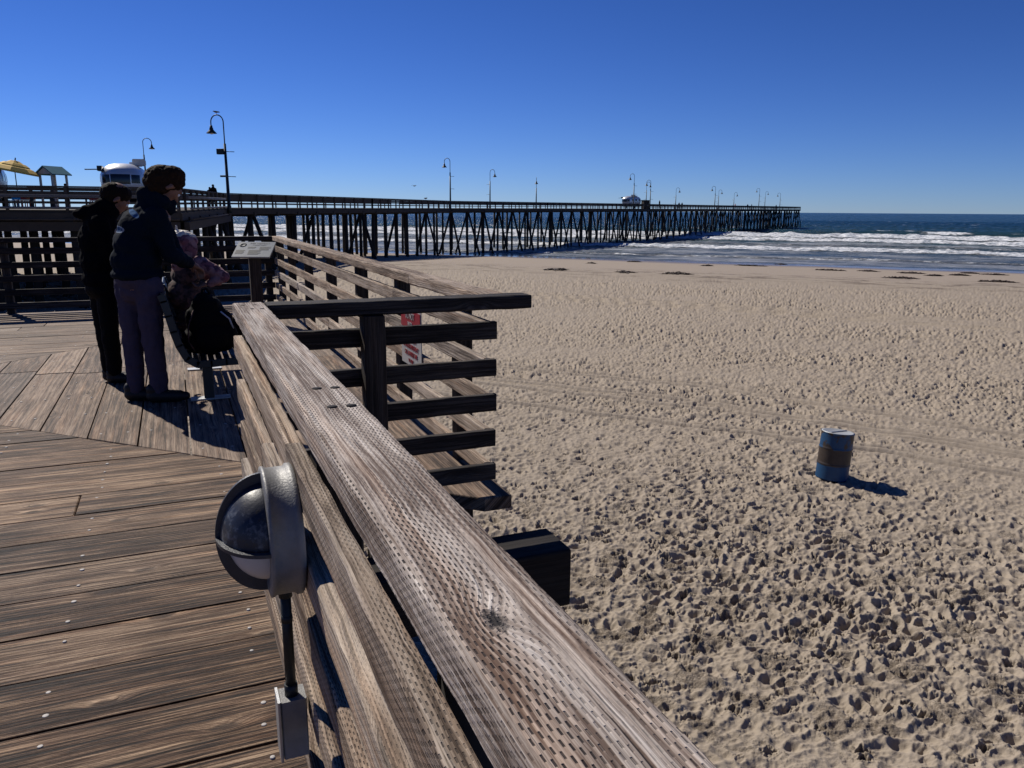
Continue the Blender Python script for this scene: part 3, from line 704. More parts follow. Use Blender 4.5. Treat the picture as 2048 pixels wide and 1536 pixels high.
# ---------------- information panel ----------------
IP = Vector((.98, 11.0, 0)); info = thing('information_sign', tuple(IP), 'tilted grey information panel with a round emblem on a dark wooden pedestal', 'sign', rz=0)
yaw = R(-24); fx = Vector((math.cos(yaw), math.sin(yaw), 0)); fy = Vector((-math.sin(yaw), math.cos(yaw), 0))
C0 = IP+Vector((0, 0, .955)); upv = (fy*.86+Vector((0, 0, .51))).normalized(); nrm = fx.cross(upv)
MB().beam(C0-fx*.25, C0+fx*.25, nrm, .36, .022, .004, step=9, wob=0).build('panel', M['panel'], info)
MB().beam(IP+Vector((0, 0, .0)), IP+Vector((0, 0, .90)), (0, 1, 0), .15, .14, .008).build('pedestal', M['post'], info)
PM = Matrix.Translation(C0-IP+nrm*.0125) @ Matrix((fx, upv, nrm)).transposed().to_4x4()
def ip(t, x, y, s, sx=1): text(t, s, M['ink'], PM @ Matrix.Translation((x, y, 0)), info, ext=.0006, sx=sx)
emb = MB(); emb.lathe([(.045, 0), (.045, .001), (.036, .001), (.036, 0)], 24, Matrix.Translation(C0+nrm*.0125-fx*.17+upv*.10)); emb.lathe([(.03, 0), (.02, .001), (1e-4, .0012)], 20, Matrix.Translation(C0+nrm*.0125-fx*.17+upv*.10))
emb = MB()
EM = Matrix.Translation(C0+nrm*.0122-fx*.17+upv*.10) @ Matrix((fx, upv, nrm)).transposed().to_4x4()
emb.lathe([(1e-4, .0006), (.030, .0006), (.030, .0016), (.036, .0016), (.036, .0006), (.047, .0006), (.047, 0)], 28, EM)
emb.build('emblem', plain('emblem_grey', (.07, .075, .075), .7), info)
ip('PIER HISTORY', .05, .135, .042); ip('A SHORT STORY', .05, .095, .024)
def para(x, y, w_, rows):
    mb = MB()
    for i in range(rows):
        L = w_*random.uniform(.7, 1)
        p = C0+nrm*.0125+fx*(x)+upv*(y-i*.014); mb.beam(p, p+fx*L, nrm, .0075, .0012, 0, step=9, wob=0)
    mb.build('paragraph', M['ink'], info)
para(-.09, .055, .13, 3); para(.07, .055, .15, 6); para(-.23, -.02, .14, 7); para(-.06, -.02, .17, 8)

# ---------------- bench ----------------
BY0, BY1 = 6.38, 7.98
prof = [(-.115, .875), (-.10, .83), (-.075, .72), (-.05, .60), (-.02, .49), (.03, .385), (.10, .338), (.20, .338), (.31, .345), (.41, .345), (.45, .325)]
bench = thing('park_bench', (.15, 7.2, 0), 'dark metal bench with curved slatted back on a single leg, facing the sea', 'bench')
pp = [Vector((p[0], 0, p[1])) for p in prof]
def along(t):
    Ls = [0]
    for a, b in zip(pp[:-1], pp[1:]): Ls.append(Ls[-1]+(b-a).length)
    d = t*Ls[-1]
    for i in range(len(pp)-1):
        if d <= Ls[i+1]+1e-9: u = (d-Ls[i])/(Ls[i+1]-Ls[i]); return pp[i].lerp(pp[i+1], u), (pp[i+1]-pp[i]).normalized()
ns = 17
for half, nm in ((0, 'backrest'), (1, 'seat')):
    mb = MB()
    for i in range(ns):
        t = (i+.5)/ns
        if (t > .53) != bool(half): continue
        p, d = along(t); nn_ = Vector((-d.z, 0, d.x)) if half == 0 else Vector((0, 0, 1)); nn_ = Vector((d.z, 0, -d.x))
        mb.beam((p.x, BY0, p.z), (p.x, BY1, p.z), nn_, .043, .014, .004, step=9, wob=0)
    mb.build(nm, M['bench'], bench)
for y in (BY0-.012, 7.18, BY1+.012):
    mb = MB()
    for i in range(len(pp)-1):
        off = Vector((-.0, 0, -.022)); a, b = pp[i]+off, pp[i+1]+off; d = (b-a).normalized()
        mb.beam((a.x-d.x*.006, y, a.z-d.z*.006), (b.x+d.x*.006, y, b.z+d.z*.006), (-d.z, 0, d.x), .024, .055, .003, step=9, wob=0)
    mb.build('end_frame', M['bench'], bench)
for y in (6.55, 7.82):
    lg = MB(); lg.beam((.17, y, .012), (.17, y, .30), (0, 1, 0), .075, .075, .004, step=9, wob=0); lg.build('leg', M['bench'], bench)
    MB().box((.03, y-.055, .001), (.33, y+.055, .013), .002).build('base_plate', M['steel'], bench)

# ---------------- people ----------------
def blob(name, parts, mat, parent, vox=.012, smooth=2):
    """one continuous skin over limbs given as (p0, r0, p1, r1) or ellipsoids (centre, (rx,ry,rz)[, yaw, pitch])"""
    mb = MB()
    for p in parts:
        if len(p) == 4 and hasattr(p[0], '__len__') and hasattr(p[2], '__len__'):
            a, ra, b, rb = p; a = Vector(a); b = Vector(b); k = max(2, int((b-a).length/.05))
            pts = [a.lerp(b, i/k) for i in range(k+1)]; rs = [ra+(rb-ra)*i/k for i in range(k+1)]
            mb.tube(pts, rs, 12); mb.ball(a, ra, 8); mb.ball(b, rb, 8)
        else:
            c, sq = p[0], p[1]; yw = p[2] if len(p) > 2 else 0; pt = p[3] if len(p) > 3 else 0
            mb.ball(c, 1, 12, sq, (Matrix.Rotation(yw, 3, 'Z') @ Matrix.Rotation(pt, 3, 'Y')))
    o = mb.build(name, mat, parent)
    m = o.modifiers.new('skin', 'REMESH'); m.mode = 'VOXEL'; m.voxel_size = vox; m.use_smooth_shade = True
    m = o.modifiers.new('soften', 'SMOOTH'); m.iterations = smooth; m.factor = .6
    return o
def folds(o, strength=.02, size=.12):
    t = bpy.data.textures.new('cloth_folds', 'CLOUDS'); t.noise_scale = size
    m = o.modifiers.new('folds', 'DISPLACE'); m.texture = t; m.strength = strength; m.mid_level = .5; m.texture_coords = 'LOCAL'
def hand(wrist, direction, palm_n, s=1., curl=.5):
    """palm, four bent fingers of different length and a thumb at its side"""
    w_ = Vector(wrist); d = Vector(direction).normalized(); nn = Vector(palm_n); sd = d.cross(nn).normalized(); nn = sd.cross(d).normalized()
    out = [(w_, .024*s, w_+d*.03*s, .026*s)]
    for i, (o_, L) in enumerate(((-.030, .068), (-.010, .078), (.010, .073), (.029, .058))):
        k = w_+d*.085*s+sd*o_*s; out.append((w_+d*.02*s+sd*o_*.6*s, .016*s, k, .0125*s))
        a1 = d*math.cos(curl)-nn*math.sin(curl)*1; a2 = d*math.cos(curl*2)-nn*math.sin(curl*2)
        k2 = k+a1*L*.55*s; out.append((k, .0095*s, k2, .0085*s)); out.append((k2, .0085*s, k2+a2*L*.5*s, .007*s))
    t0 = w_+d*.03*s-sd*.028*s; t1 = t0+(d*.6-sd*.7-nn*.3).normalized()*.04*s; out.append((t0, .014*s, t1, .011*s)); out.append((t1, .011*s, t1+(d*.9-sd*.2-nn*.4).normalized()*.035*s, .009*s))
    return out
def head(c, face, up_, s=1.):
    """skull, jaw, nose, brow, lips, ears; face = direction looked at"""
    c = Vector(c); f_ = Vector(face).normalized(); u = Vector(up_); l = u.cross(f_).normalized(); u = f_.cross(l).normalized()
    P = lambda a, b, d_: c+(f_*a+l*b+u*d_)*s
    return [(P(-.015, 0, .03), .088*s, P(-.03, 0, .035), .088*s), (P(.035, 0, -.01), .066*s, P(.045, 0, -.06), .048*s), (P(.06, 0, -.09), .026*s, P(.07, 0, -.088), .024*s),
            (P(.085, 0, .005), .010*s, P(.112, 0, -.028), .014*s), (P(.075, .03, .03), .018*s, P(.075, -.03, .03), .018*s), (P(.088, .016, -.058), .011*s, P(.088, -.016, -.058), .011*s),
            (P(.0, .083, .0), .016*s, P(-.012, .088, -.03), .014*s), (P(.0, -.083, .0), .016*s, P(-.012, -.088, -.03), .014*s), (P(-.03, 0, -.03), .052*s, P(-.035, 0, -.085), .05*s)]
def eyes(c, face, up_, parent, s=1.):
    c = Vector(c); f_ = Vector(face).normalized(); u = Vector(up_); l = u.cross(f_).normalized(); u = f_.cross(l).normalized()
    for k in (-1, 1): MB().ball(c+(f_*.083+l*.032*k+u*.004)*s, .013*s, 8).build('eye', M['white'], parent)

# the tall man bending over the bench
mn = thing('person', (-.22, 6.62, 0), 'tall brown haired person in navy jacket and mauve trousers bending over the bench', 'person')
HC = Vector((-.005, 6.60, 1.655)); FD = Vector((.62, .25, -.78)); UD = Vector((.78, .2, .62))
hip = Vector((-.265, 6.62, .93))
body = [(hip, .13, (-.25, 6.62, 1.15), .13), ((-.25, 6.62, 1.15), .12, (-.13, 6.62, 1.42), .13), ((-.1, 6.62, 1.48), .06, HC, .05),
        ((-.33, 6.70, .92), .08, (-.37, 6.70, .1), .045), ((-.2, 6.56, .92), .08, (-.19, 6.58, .1), .045)]
WR = Vector((.135, 6.86, 1.045)); WL = Vector((.10, 7.02, 1.04))
body += head(HC, FD, UD, 1.08)+hand(WR, (.55, .55, -.5), (.3, .2, .8), 1., .55)+hand(WL, (.6, .3, -.6), (.3, -.2, .8), 1., .6)
blob('body', body, M['skin'], mn, .007, 2); eyes(HC, FD, UD, mn, 1.08)
hr_ = [(HC+Vector((-.045, 0, .035)), (.122, .108, .115)), (HC+Vector((.03, 0, .04)), (.10, .098, .09)), (HC+Vector((-.10, 0, -.03)), (.06, .085, .08)), (HC+Vector((-.125, 0, -.065)), (.045, .07, .06)), (HC+Vector((-.035, 0, .045)), (.122, .112, .108)), (HC+Vector((.03, .0, .075)), (.10, .10, .075)), (HC+Vector((-.09, 0, -.01)), (.07, .10, .09)), (HC+Vector((.075, .01, .045)), (.045, .085, .05)),
       (HC+Vector((-.04, -.08, .0)), (.06, .03, .06)), (HC+Vector((-.12, 0, .03)), (.05, .09, .05))]
o = blob('hair', hr_, M['hair'], mn, .007, 2); folds(o, .020, .035)
SR = Vector((-.10, 6.44, 1.42)); SL = Vector((-.10, 6.80, 1.42)); ER = Vector((-.03, 6.50, 1.15)); EL = Vector((.0, 6.90, 1.16))
jk = [((-.27, 6.62, 1.00), (.185, .19, .07)), ((-.27, 6.62, 1.10), (.18, .19, .14)), ((-.25, 6.62, 1.22), (.17, .20, .16)), ((-.21, 6.62, 1.34), (.165, .21, .15)), ((-.15, 6.62, 1.43), (.13, .20, .10)),
      (SR, .085, ER, .066), (ER, .066, WR-Vector((.03, .04, -.02)), .046), (SL, .085, EL, .066), (EL, .066, WL-Vector((.04, .01, -.02)), .046),
      ((-.09, 6.62, 1.47), .085, (-.06, 6.62, 1.54), .07), ((-.16, 6.56, 1.53), .055, (-.16, 6.68, 1.53), .055), ((-.20, 6.58, 1.48), .055, (-.20, 6.66, 1.48), .055),
      ((-.14, 6.54, 1.50), .07, (-.05, 6.56, 1.53), .06), ((-.13, 6.62, 1.55), (.10, .12, .08)), ((-.165, 6.56, 1.585), .062, (-.165, 6.68, 1.585), .062), ((-.10, 6.54, 1.57), .055, (-.10, 6.70, 1.57), .055), ((-.02, 6.62, 1.49), .06, (.0, 6.62, 1.53), .05)]
o = blob('jacket', jk, jacket_mat(), mn, .010, 3); folds(o, .028, .09)
tr = [((-.27, 6.63, .96), (.155, .17, .10)), ((-.34, 6.70, .92), .105, (-.35, 6.70, .52), .078), ((-.35, 6.70, .52), .078, (-.36, 6.69, .11), .066),
      ((-.20, 6.56, .92), .108, (-.205, 6.57, .52), .082), ((-.205, 6.57, .52), .082, (-.19, 6.58, .10), .068), ((-.30, 6.62, .88), .11, (-.22, 6.62, .88), .11)]
o = blob('trousers', tr, M['jean'], mn, .010, 2); folds(o, .022, .07)
for (hx, hy, tx, ty) in ((-.40, 6.69, -.22, 6.66), (-.24, 6.57, -.05, 6.54)):
    a, b = Vector((hx, hy, .055)), Vector((tx, ty, .045)); blob('shoe', [(a, .052, b, .046), (a+Vector((0, 0, .05)), .05, a+Vector((.05, 0, .045)), .045), (b, .04, b+(b-a)*.25, .034), (a-Vector((0, 0, .022)), .035, b-Vector((0, 0, .015)), .032)], M['shoe'], mn, .008, 1)
PRINTS = True

# the shorter person beyond him
by = thing('person', (-.58, 7.5, 0), 'shorter dark haired person in black with the hood down, standing behind the tall one', 'person')
HB = Vector((-.40, 7.5, 1.565)); FB = Vector((.75, .1, -.65)); UB = Vector((.65, 0, .75))
hw_ = Vector((-.30, 7.42, 1.0))
blob('body', [((-.6, 7.5, .85), .11, (-.55, 7.5, 1.3), .12), ((-.5, 7.5, 1.38), .05, HB, .05), ((-.62, 7.55, .85), .07, (-.60, 7.55, .1), .04), ((-.56, 7.45, .85), .07, (-.55, 7.45, .1), .04)]+head(HB, FB, UB, .98)+hand(hw_, (.3, -.1, -.9), (-.8, 0, -.2), .9, .5)+hand((-.34, 7.68, 1.0), (.3, .1, -.9), (-.8, 0, -.2), .9, .5), M['skin'], by, .008, 2)
eyes(HB, FB, UB, by, .98)
o = blob('hair', [(HB+Vector((-.03, 0, .04)), (.105, .098, .095)), (HB+Vector((.025, 0, .035)), (.088, .09, .08)), (HB+Vector((-.06, 0, -.01)), (.06, .08, .08)), (HB+Vector((-.095, 0, -.05)), (.035, .06, .05))], M['hairblack'], by, .007, 2); folds(o, .014, .03)
o = blob('hoodie', [((-.58, 7.5, .90), (.15, .18, .12)), ((-.59, 7.5, 1.05), (.145, .18, .16)), ((-.585, 7.5, 1.22), (.15, .19, .16)), ((-.55, 7.5, 1.36), (.13, .19, .10)),
     ((-.55, 7.36, 1.36), .085, (-.50, 7.36, 1.13), .07), ((-.50, 7.36, 1.13), .065, hw_+Vector((-.02, 0, .02)), .042), ((-.54, 7.68, 1.36), .075, (-.46, 7.70, 1.13), .06), ((-.46, 7.70, 1.13), .06, (-.35, 7.68, 1.02), .042),
     ((-.58, 7.44, 1.455), .07, (-.58, 7.56, 1.455), .07), ((-.63, 7.46, 1.45), .065, (-.63, 7.54, 1.45), .065), ((-.68, 7.5, 1.44), (.07, .09, .045)), ((-.49, 7.5, 1.49), (.09, .11, .09)), ((-.53, 7.45, 1.51), .05, (-.53, 7.55, 1.51), .05), ((-.50, 7.5, 1.42), .085, (-.46, 7.5, 1.47), .075)], M['black'], by, .010, 2); folds(o, .025, .08)
o = blob('trousers', [((-.59, 7.5, .82), (.13, .16, .10)), ((-.62, 7.55, .80), .085, (-.60, 7.55, .12), .06), ((-.56, 7.45, .80), .085, (-.555, 7.45, .12), .062)], M['black2'], by, .010, 2); folds(o, .02, .08)
for (hx, hy) in ((-.62, 7.55), (-.58, 7.45)):
    blob('shoe', [((hx, hy, .05), .045, (hx+.15, hy-.02, .042), .038), ((hx, hy, .09), .045, (hx+.03, hy, .08), .04)], M['shoe'], by, .008, 1)

# the seated person
M['camo'] = (lambda n: n.out(n.mix(n.rng(n.noise(n.node('TexCoord').outputs['Object'], 14, 3, .5), .47, .53, 0, 1), n.mix(n.rng(n.noise(n.node('TexCoord').outputs['Object'], 23, 2), .5, .56, 0, 1), (.20, .07, .09), (.10, .035, .05)), (.30, .16, .17)), .85))(NT('pink_mottled_cloth'))
M['brownprint'] = (lambda n: n.out(n.mix(n.rng(n.noise(n.node('TexCoord').outputs['Object'], 20, 3, .6), .45, .55, 0, 1), (.028, .014, .014), (.10, .05, .045)), .9))(NT('brown_mottled_cloth'))
gl = thing('person', (.12, 7.25, .35), 'person in a pink mottled hooded top sitting on the bench with bent elbow', 'person')
HG = Vector((.085, 7.28, 1.185)); FG = Vector((.75, -.45, -.42)); UG = Vector((.35, -.2, .85))
hg = Vector((.235, 7.12, .865)); eg = Vector((.375, 7.10, .925)); sg_ = Vector((.20, 7.17, 1.03))
blob('body', [((.10, 7.27, .47), .12, (.07, 7.27, .95), .11), ((.08, 7.27, 1.0), .045, HG, .05), ((.15, 7.18, .45), .075, (.52, 7.16, .46), .06), ((.15, 7.36, .45), .075, (.52, 7.38, .46), .06),
     ((.52, 7.16, .46), .055, (.54, 7.16, .08), .04), ((.52, 7.38, .46), .055, (.54, 7.38, .08), .04)]+head(HG, FG, UG, .93)+hand(hg, (-.9, .1, -.2), (0, .3, -.9), .85, .6)+hand((.34, 7.42, .86), (.1, -.9, .1), (.1, 0, -.9), .85, .6), M['skin'], gl, .008, 2)
eyes(HG, FG, UG, gl, .93)
o = blob('hair', [(HG+Vector((-.02, .0, .075)), (.095, .09, .05)), (HG+Vector((-.08, .02, .02)), (.045, .07, .09)), (HG+Vector((.05, -.02, .07)), (.05, .06, .03)), (HG+Vector((-.05, 0, .13)), (.012, .012, .035))], M['hairpale'], gl, .006, 2); folds(o, .02, .02)
o = blob('hood', [(HG+Vector((-.0, -.01, .035)), (.116, .108, .065)), (HG+Vector((.02, -.045, -.03)), (.085, .07, .10)), (HG+Vector((-.04, .03, -.03)), (.09, .09, .11)), (HG+Vector((-.03, .0, -.12)), (.10, .11, .06))], M['camo'], gl, .008, 2); folds(o, .015, .05)
o = blob('sleeves', [(sg_, .065, eg, .05), (eg, .05, hg+Vector((.03, -.0, .01)), .036), ((.17, 7.38, 1.03), .062, (.30, 7.50, .86), .05), ((.30, 7.50, .86), .05, (.34, 7.45, .86), .04), ((.04, 7.19, 1.02), .07, (.08, 7.36, 1.02), .07)], M['camo'], gl, .008, 2); folds(o, .02, .06)
o = blob('vest', [((.08, 7.27, .55), (.14, .17, .15)), ((.07, 7.27, .75), (.14, .18, .16)), ((.075, 7.27, .93), (.12, .17, .11)), ((-.0, 7.2, .78), (.08, .12, .12))], M['brownprint'], gl, .009, 2); folds(o, .02, .08)
o = blob('trousers', [((.12, 7.27, .45), (.16, .17, .09)), ((.15, 7.18, .46), .088, (.53, 7.16, .47), .07), ((.15, 7.36, .46), .088, (.53, 7.38, .47), .07), ((.53, 7.16, .46), .066, (.55, 7.16, .12), .05), ((.53, 7.38, .46), .066, (.55, 7.38, .12), .05)], M['black'], gl, .009, 2)
for y in (7.16, 7.38): blob('shoe', [((.54, y, .05), .045, (.68, y, .04), .036)], M['white'], gl, .009, 1)

# backpack on the near end of the bench
bp = thing('backpack', (.22, 6.62, .35), 'bulging black backpack standing on the near end of the bench', 'backpack')
o = blob('bag_body', [((.21, 6.62, .50), (.175, .16, .155)), ((.20, 6.62, .62), (.165, .15, .17)), ((.20, 6.62, .72), (.12, .13, .12)), ((.30, 6.60, .50), (.12, .12, .13)), ((.10, 6.62, .47), (.10, .12, .11)), ((.30, 6.60, .63), (.09, .10, .09))], M['black2'], bp, .009, 3); folds(o, .03, .10)
blob('front_pocket', [((.22, 6.50, .50), (.13, .06, .11))], M['black2'], bp, .009, 2)
MB().tube([(.17, 6.60, .82), (.18, 6.60, .865), (.21, 6.60, .872), (.235, 6.60, .83)], .009, 8).build('handle', M['black2'], bp)
MB().tube([(.10, 6.47, .72), (.055, 6.46, .60), (.05, 6.47, .48), (.09, 6.5, .40)], .014, 8, squash=.4).build('strap', M['brownprint'], bp)
MB().tube([(.30, 6.5, .70), (.36, 6.52, .64), (.385, 6.54, .56)], .012, 8, squash=.5).build('strap', M['patchwhite'], bp)

# ---------------- oil drum litter bin on the sand ----------------
BP = on_z(1663, 950, ZS+.03); bz = ground_z(BP.x, BP.y)-.03
nd = NT('rusty_blue_drum'); tcd = nd.node('TexCoord').outputs['Object']; dx, dy, dz = nd.sep(tcd)
nz = nd.noise(tcd, 5, 5, .65); zz = nd.ma('ADD', dz, nd.ma('MULTIPLY', nd.ma('SUBTRACT', nz, .5), .05))
blue = nd.mix(nd.noise(tcd, 22, 4), (.005, .034, .095), (.008, .064, .155)); rust = nd.mix(nd.noise(tcd, 14, 5), (.02, .015, .012), (.06, .042, .032))
band = nd.ma('MULTIPLY', nd.rng(zz, .285, .295, 0, 1), nd.rng(zz, .59, .60, 1, 0)); spots = nd.ma('MULTIPLY', nd.rng(nd.noise(tcd, 6.5, 4, .6), .52, .56, 0, 1), nd.rng(dz, .45, .6, 0, 1))
M['drum'] = nd.out(nd.mix(nd.ma('MAXIMUM', band, spots), blue, rust), .5, nd.bump(nd.noise(tcd, 30, 4), .3, .004), spec=.4)
dr = thing('oil_drum', (BP.x, BP.y, bz), 'blue steel drum with a rusty brown middle band on the sand', 'drum')
pf = [(1e-4, 0), (.275, 0), (.285, .01)]
for z in np.linspace(.02, .86, 60): pf.append((.285+.010*sum(math.exp(-((z-c)/.013)**2) for c in (.29, .59))-.001*math.sin(z*180), z))
pf += [(.292, .87), (.292, .882), (.280, .884), (.278, .872)]
tilt = Matrix.Translation((BP.x, BP.y, bz)) @ Matrix.Rotation(R(3.0), 4, fw)
TM = Matrix.Rotation(R(4), 4, (fw.x, fw.y, 0)) @ Matrix.Rotation(R(3), 4, (-fw.y, fw.x, 0))
MB().lathe(pf, 48, Matrix.Translation((BP.x, BP.y, bz)) @ TM).build('drum_body', M['drum'], dr)
lidm = MB(); lidm.lathe([(.284, .872), (.284, .886), (.255, .889), (.245, .882), (1e-4, .884)], 48, Matrix.Translation((BP.x, BP.y, bz)) @ TM)
lidm.build('lid', plain('pale_lid', (.42, .43, .42), .5, .3, var=.3, scale=6), dr)
kn = MB(); 
kn.v = []; kn.beam(Vector((BP.x, BP.y, bz))+TM @ Vector((-.22, -.05, .892)), Vector((BP.x, BP.y, bz))+TM @ Vector((.24, .03, .892)), (0, 0, 1), .02, .012, .002); kn.build('lid_bar', M['steel'], dr)
# =====================================================================
# THE PIER
# =====================================================================
PA, PB_, PC = Vector((3.71, 63.07, 0)), Vector((37.0, 109.5, 0)), Vector((239., 256.4, 0))
PB2 = Vector((37.6, 110.9, 0))
def zdeck(x, y): return EYE+float(np.interp(Vector((x, y, 0)).dot(Vector((fw.x, fw.y, 0)).normalized()), [30, 39, 58, 70, 110, 165, 322], [-.14, -.12, .03, .09, .19, .50, 1.22]))
pier = thing('pier', (20, 80, 0), 'long dark timber pier on tall slanting piles running out over the surf', 'pier')
def slab(name, poly, th, mat, dz=0):
    mb = MB(); m = len(poly)
    for k in (0, 1):
        for p in poly: mb.v.append(Vector((p[0], p[1], zdeck(p[0], p[1])+dz-(th if k == 0 else 0))))
    for i in range(m): j = (i+1) % m; mb.face((i, j, m+j, m+i))
    mb.face(list(range(m))[::-1]); mb.face([m+i for i in range(m)])
    return mb.build(name, mat, pier)
dA = (PB_-PA).normalized(); dB = (PC-PB2).normalized(); nA = Vector((-dA.y, dA.x, 0)); nB = Vector((-dB.y, dB.x, 0))
WID = 9.5
FR = Vector((.4, 42.4, 0)); FL = Vector((-60, 44.6, 0))
farB0 = PB2+nB*WID; farC = PC+nB*WID
farA0 = PA+nA*9; farA1 = PB_+nA*9
slab('deck_slab', [FL, FR, PA, PA+nA*9+Vector((-4, 3, 0)), Vector((-60, 72, 0))], .12, M['pier'])
slab('deck_slab', [PA, PB_, farA1, farA0], .12, M['pier'], .004)
slab('deck_slab', [PB_, PB2, farB0], .12, M['pier'], .008)
CU = [0, .12, .3, .55, .8, 1]
for u, v in zip(CU[:-1], CU[1:]): slab('deck_slab', [PB2.lerp(PC, u), PB2.lerp(PC, v), farB0.lerp(farC, v), farB0.lerp(farC, u)], .12, M['pier'], .006)
def rail_run(a, b, inset=.1, lit=False):
    """railing along the deck edge from a to b, as one part with its boards and posts"""
    a = Vector(a); b = Vector(b); d = b-a; L = d.length; d.normalize(); n_ = Vector((-d.y, d.x, 0)); a = a+n_*inset; b = b+n_*inset
    za, zb = zdeck(a.x, a.y), zdeck(b.x, b.y); P = lambda p, z, zz: Vector((p.x, p.y, z+zz)); rr = MB()
    rr.beam(P(a, za, 1.06), P(b, zb, 1.06), (0, 0, 1), .17, .07, 0, step=1e9, wob=0)
    o = rr.build('rail_cap', M['pierlight'], pier)
    rr = MB()
    for c, h in ((.945, .15), (.78, .15), (.615, .14), (.34, .11)):
        rr.beam(P(a+n_*.03, za, c), P(b+n_*.03, zb, c), (0, 0, 1), .04, h, 0, step=1e9, wob=0)
    rr.build('rail_boards', M['pierlight'], pier)
    k = max(1, round(L/2.4))
    for i in range(k+1):
        p = a.lerp(b, i/k)-n_*.065; z = zdeck(p.x, p.y); rr = MB(); rr.beam(P(p, z, -.4), P(p, z, 1.02), (0, 1, 0), .13, .13, 0, step=1e9, wob=0)
        rr.build('rail_post', M['pierlight'], pier)
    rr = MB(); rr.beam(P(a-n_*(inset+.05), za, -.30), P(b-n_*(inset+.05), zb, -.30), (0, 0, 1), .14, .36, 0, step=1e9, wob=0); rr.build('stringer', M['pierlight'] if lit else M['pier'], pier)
rail_run(Vector((-60, 69, 0)), Vector((-3.5, 69, 0))); rail_run(Vector((-60, 57, 0)), Vector((-12, 57, 0)));rail_run(FL, FR, lit=True); rail_run(FR, PA, lit=True); rail_run(PA, PA.lerp(PB_, .5)); rail_run(PA.lerp(PB_, .5), PB_)
def split_run(a, b, cuts):
    for u, v in zip([0]+cuts, cuts+[1]): rail_run(a.lerp(b, u), a.lerp(b, v))
split_run(PB2, PC, [.12, .3, .55, .8]); rail_run(PC, farC); split_run(farC, farB0, [.2, .45, .7, .88]); rail_run(farA1, farA0)
# lower pipe handrails and ledge along the front of the wide platform
for zz, off in ((.66, .5), (.60, .5), (.10, .55), (-.42, .6)):
    for a, b in ((FL, FR), (FR, FR.lerp(PA, .82))):
        d = (b-a).normalized(); n_ = Vector((d.y, -d.x, 0)); A_0, B_0 = a+n_*off, b+n_*off
        MB().tube([(A_0.x, A_0.y, zdeck(A_0.x, A_0.y)+zz), (B_0.x, B_0.y, zdeck(B_0.x, B_0.y)+zz)], .035 if zz > .5 else .05, 8).build('handrail_pipe', M['pipe'] if zz > -.3 else M['pierlight'], pier)
for a, b in ((FL, FR), (FR, PA)):
    d = (b-a).normalized(); n_ = Vector((d.y, -d.x, 0)); A_0, B_0 = a+n_*.3, b+n_*.3; mb = MB()
    mb.beam((A_0.x, A_0.y, zdeck(A_0.x, A_0.y)-.75), (B_0.x, B_0.y, zdeck(B_0.x, B_0.y)-.75), (0, 0, 1), .25, .42, 0, step=1e9, wob=0); mb.build('wale_beam', M['pier'], pier)
# bents: a cap beam across, upright piles and raking piles
piles = []
def bent(p, d, n_, width, uprights, rake=True, sp=2.1):
    z = zdeck(p.x, p.y); q = p+n_*width; z2 = zdeck(q.x, q.y)
    MB().beam((p.x-n_.x*.2, p.y-n_.y*.2, z-.50), (q.x+n_.x*.2, q.y+n_.y*.2, z2-.50), (0, 0, 1), .32, .34, 0, step=1e9, wob=0).build('cap_beam', M['pier'], pier)
    def gz(v): s = v.x*SN[0]+v.y*SN[1]; return min(ZS+float(profile(np.array([s]))[0]), ZS)-.6 if s < 125 else ZW-3.
    for u in uprights:
        t = p+n_*(u*width)+d*random.uniform(-.15, .15); b = t+Vector((random.uniform(-.12, .12), random.uniform(-.12, .12), 0)); piles.append(((b.x, b.y, gz(b)), (t.x, t.y, z-.66), random.uniform(.16, .21)))
    if rake:
        for u, k in ((.02, -1), (.05, 1)):
            if random.random() < .12: continue
            t = p+n_*(u*width)+d*.3; b = t+n_*(k*sp*random.uniform(.85, 1.1))+d*random.uniform(-.3, .3); piles.append(((b.x, b.y, gz(b)), (t.x, t.y, z-.66), random.uniform(.13, .17)))
L = (PB_-PA).length; k = int(L/3.6)
for i in range(k): bent(PA+dA*(.4+i*3.6), dA, nA, 9, (.03, .5, .97), i % 3 == 1, 1.7)
L = (PC-PB2).length; k = int(L/4.4)
for i in range(k+1): bent(PB2+dB*(.3+i*4.4), dB, nB, WID, (.03, .5, .97) if i % 2 else (.03, .97), True)
for i in range(14):
    p = FR+Vector((-1.5-i*3.3, .1+i*.11, 0)); bent(p, Vector((1, 0, 0)), Vector((0, 1, 0)), 26, (.01, .16, .32, .5, .68, .84, .98), False)
for i in range(5):
    p = FR.lerp(PA, (i+.5)/5); bent(p, Vector((.16, .98, 0)), Vector((-.98, .16, 0)), 8, (.02, .4, .9), i % 2 == 0, 1.4)
piles.sort(key=lambda q: math.hypot(q[1][0], q[1][1]))
inview = [q for q in piles if q[1][0]/q[1][1] > -.30]; rest = [q for q in piles if q[1][0]/q[1][1] <= -.30]
for (a, b, r) in inview[:100]: MB().tube([a, b], [r*1.08, r*.95], 9).build('pile', M['pile'], pier)
mb = MB()
for (a, b, r) in inview[100:]+rest: mb.tube([a, b], [r*1.08, r*.95], 7)
tag(mb.build('piles', M['pile'], pier), kind='stuff')

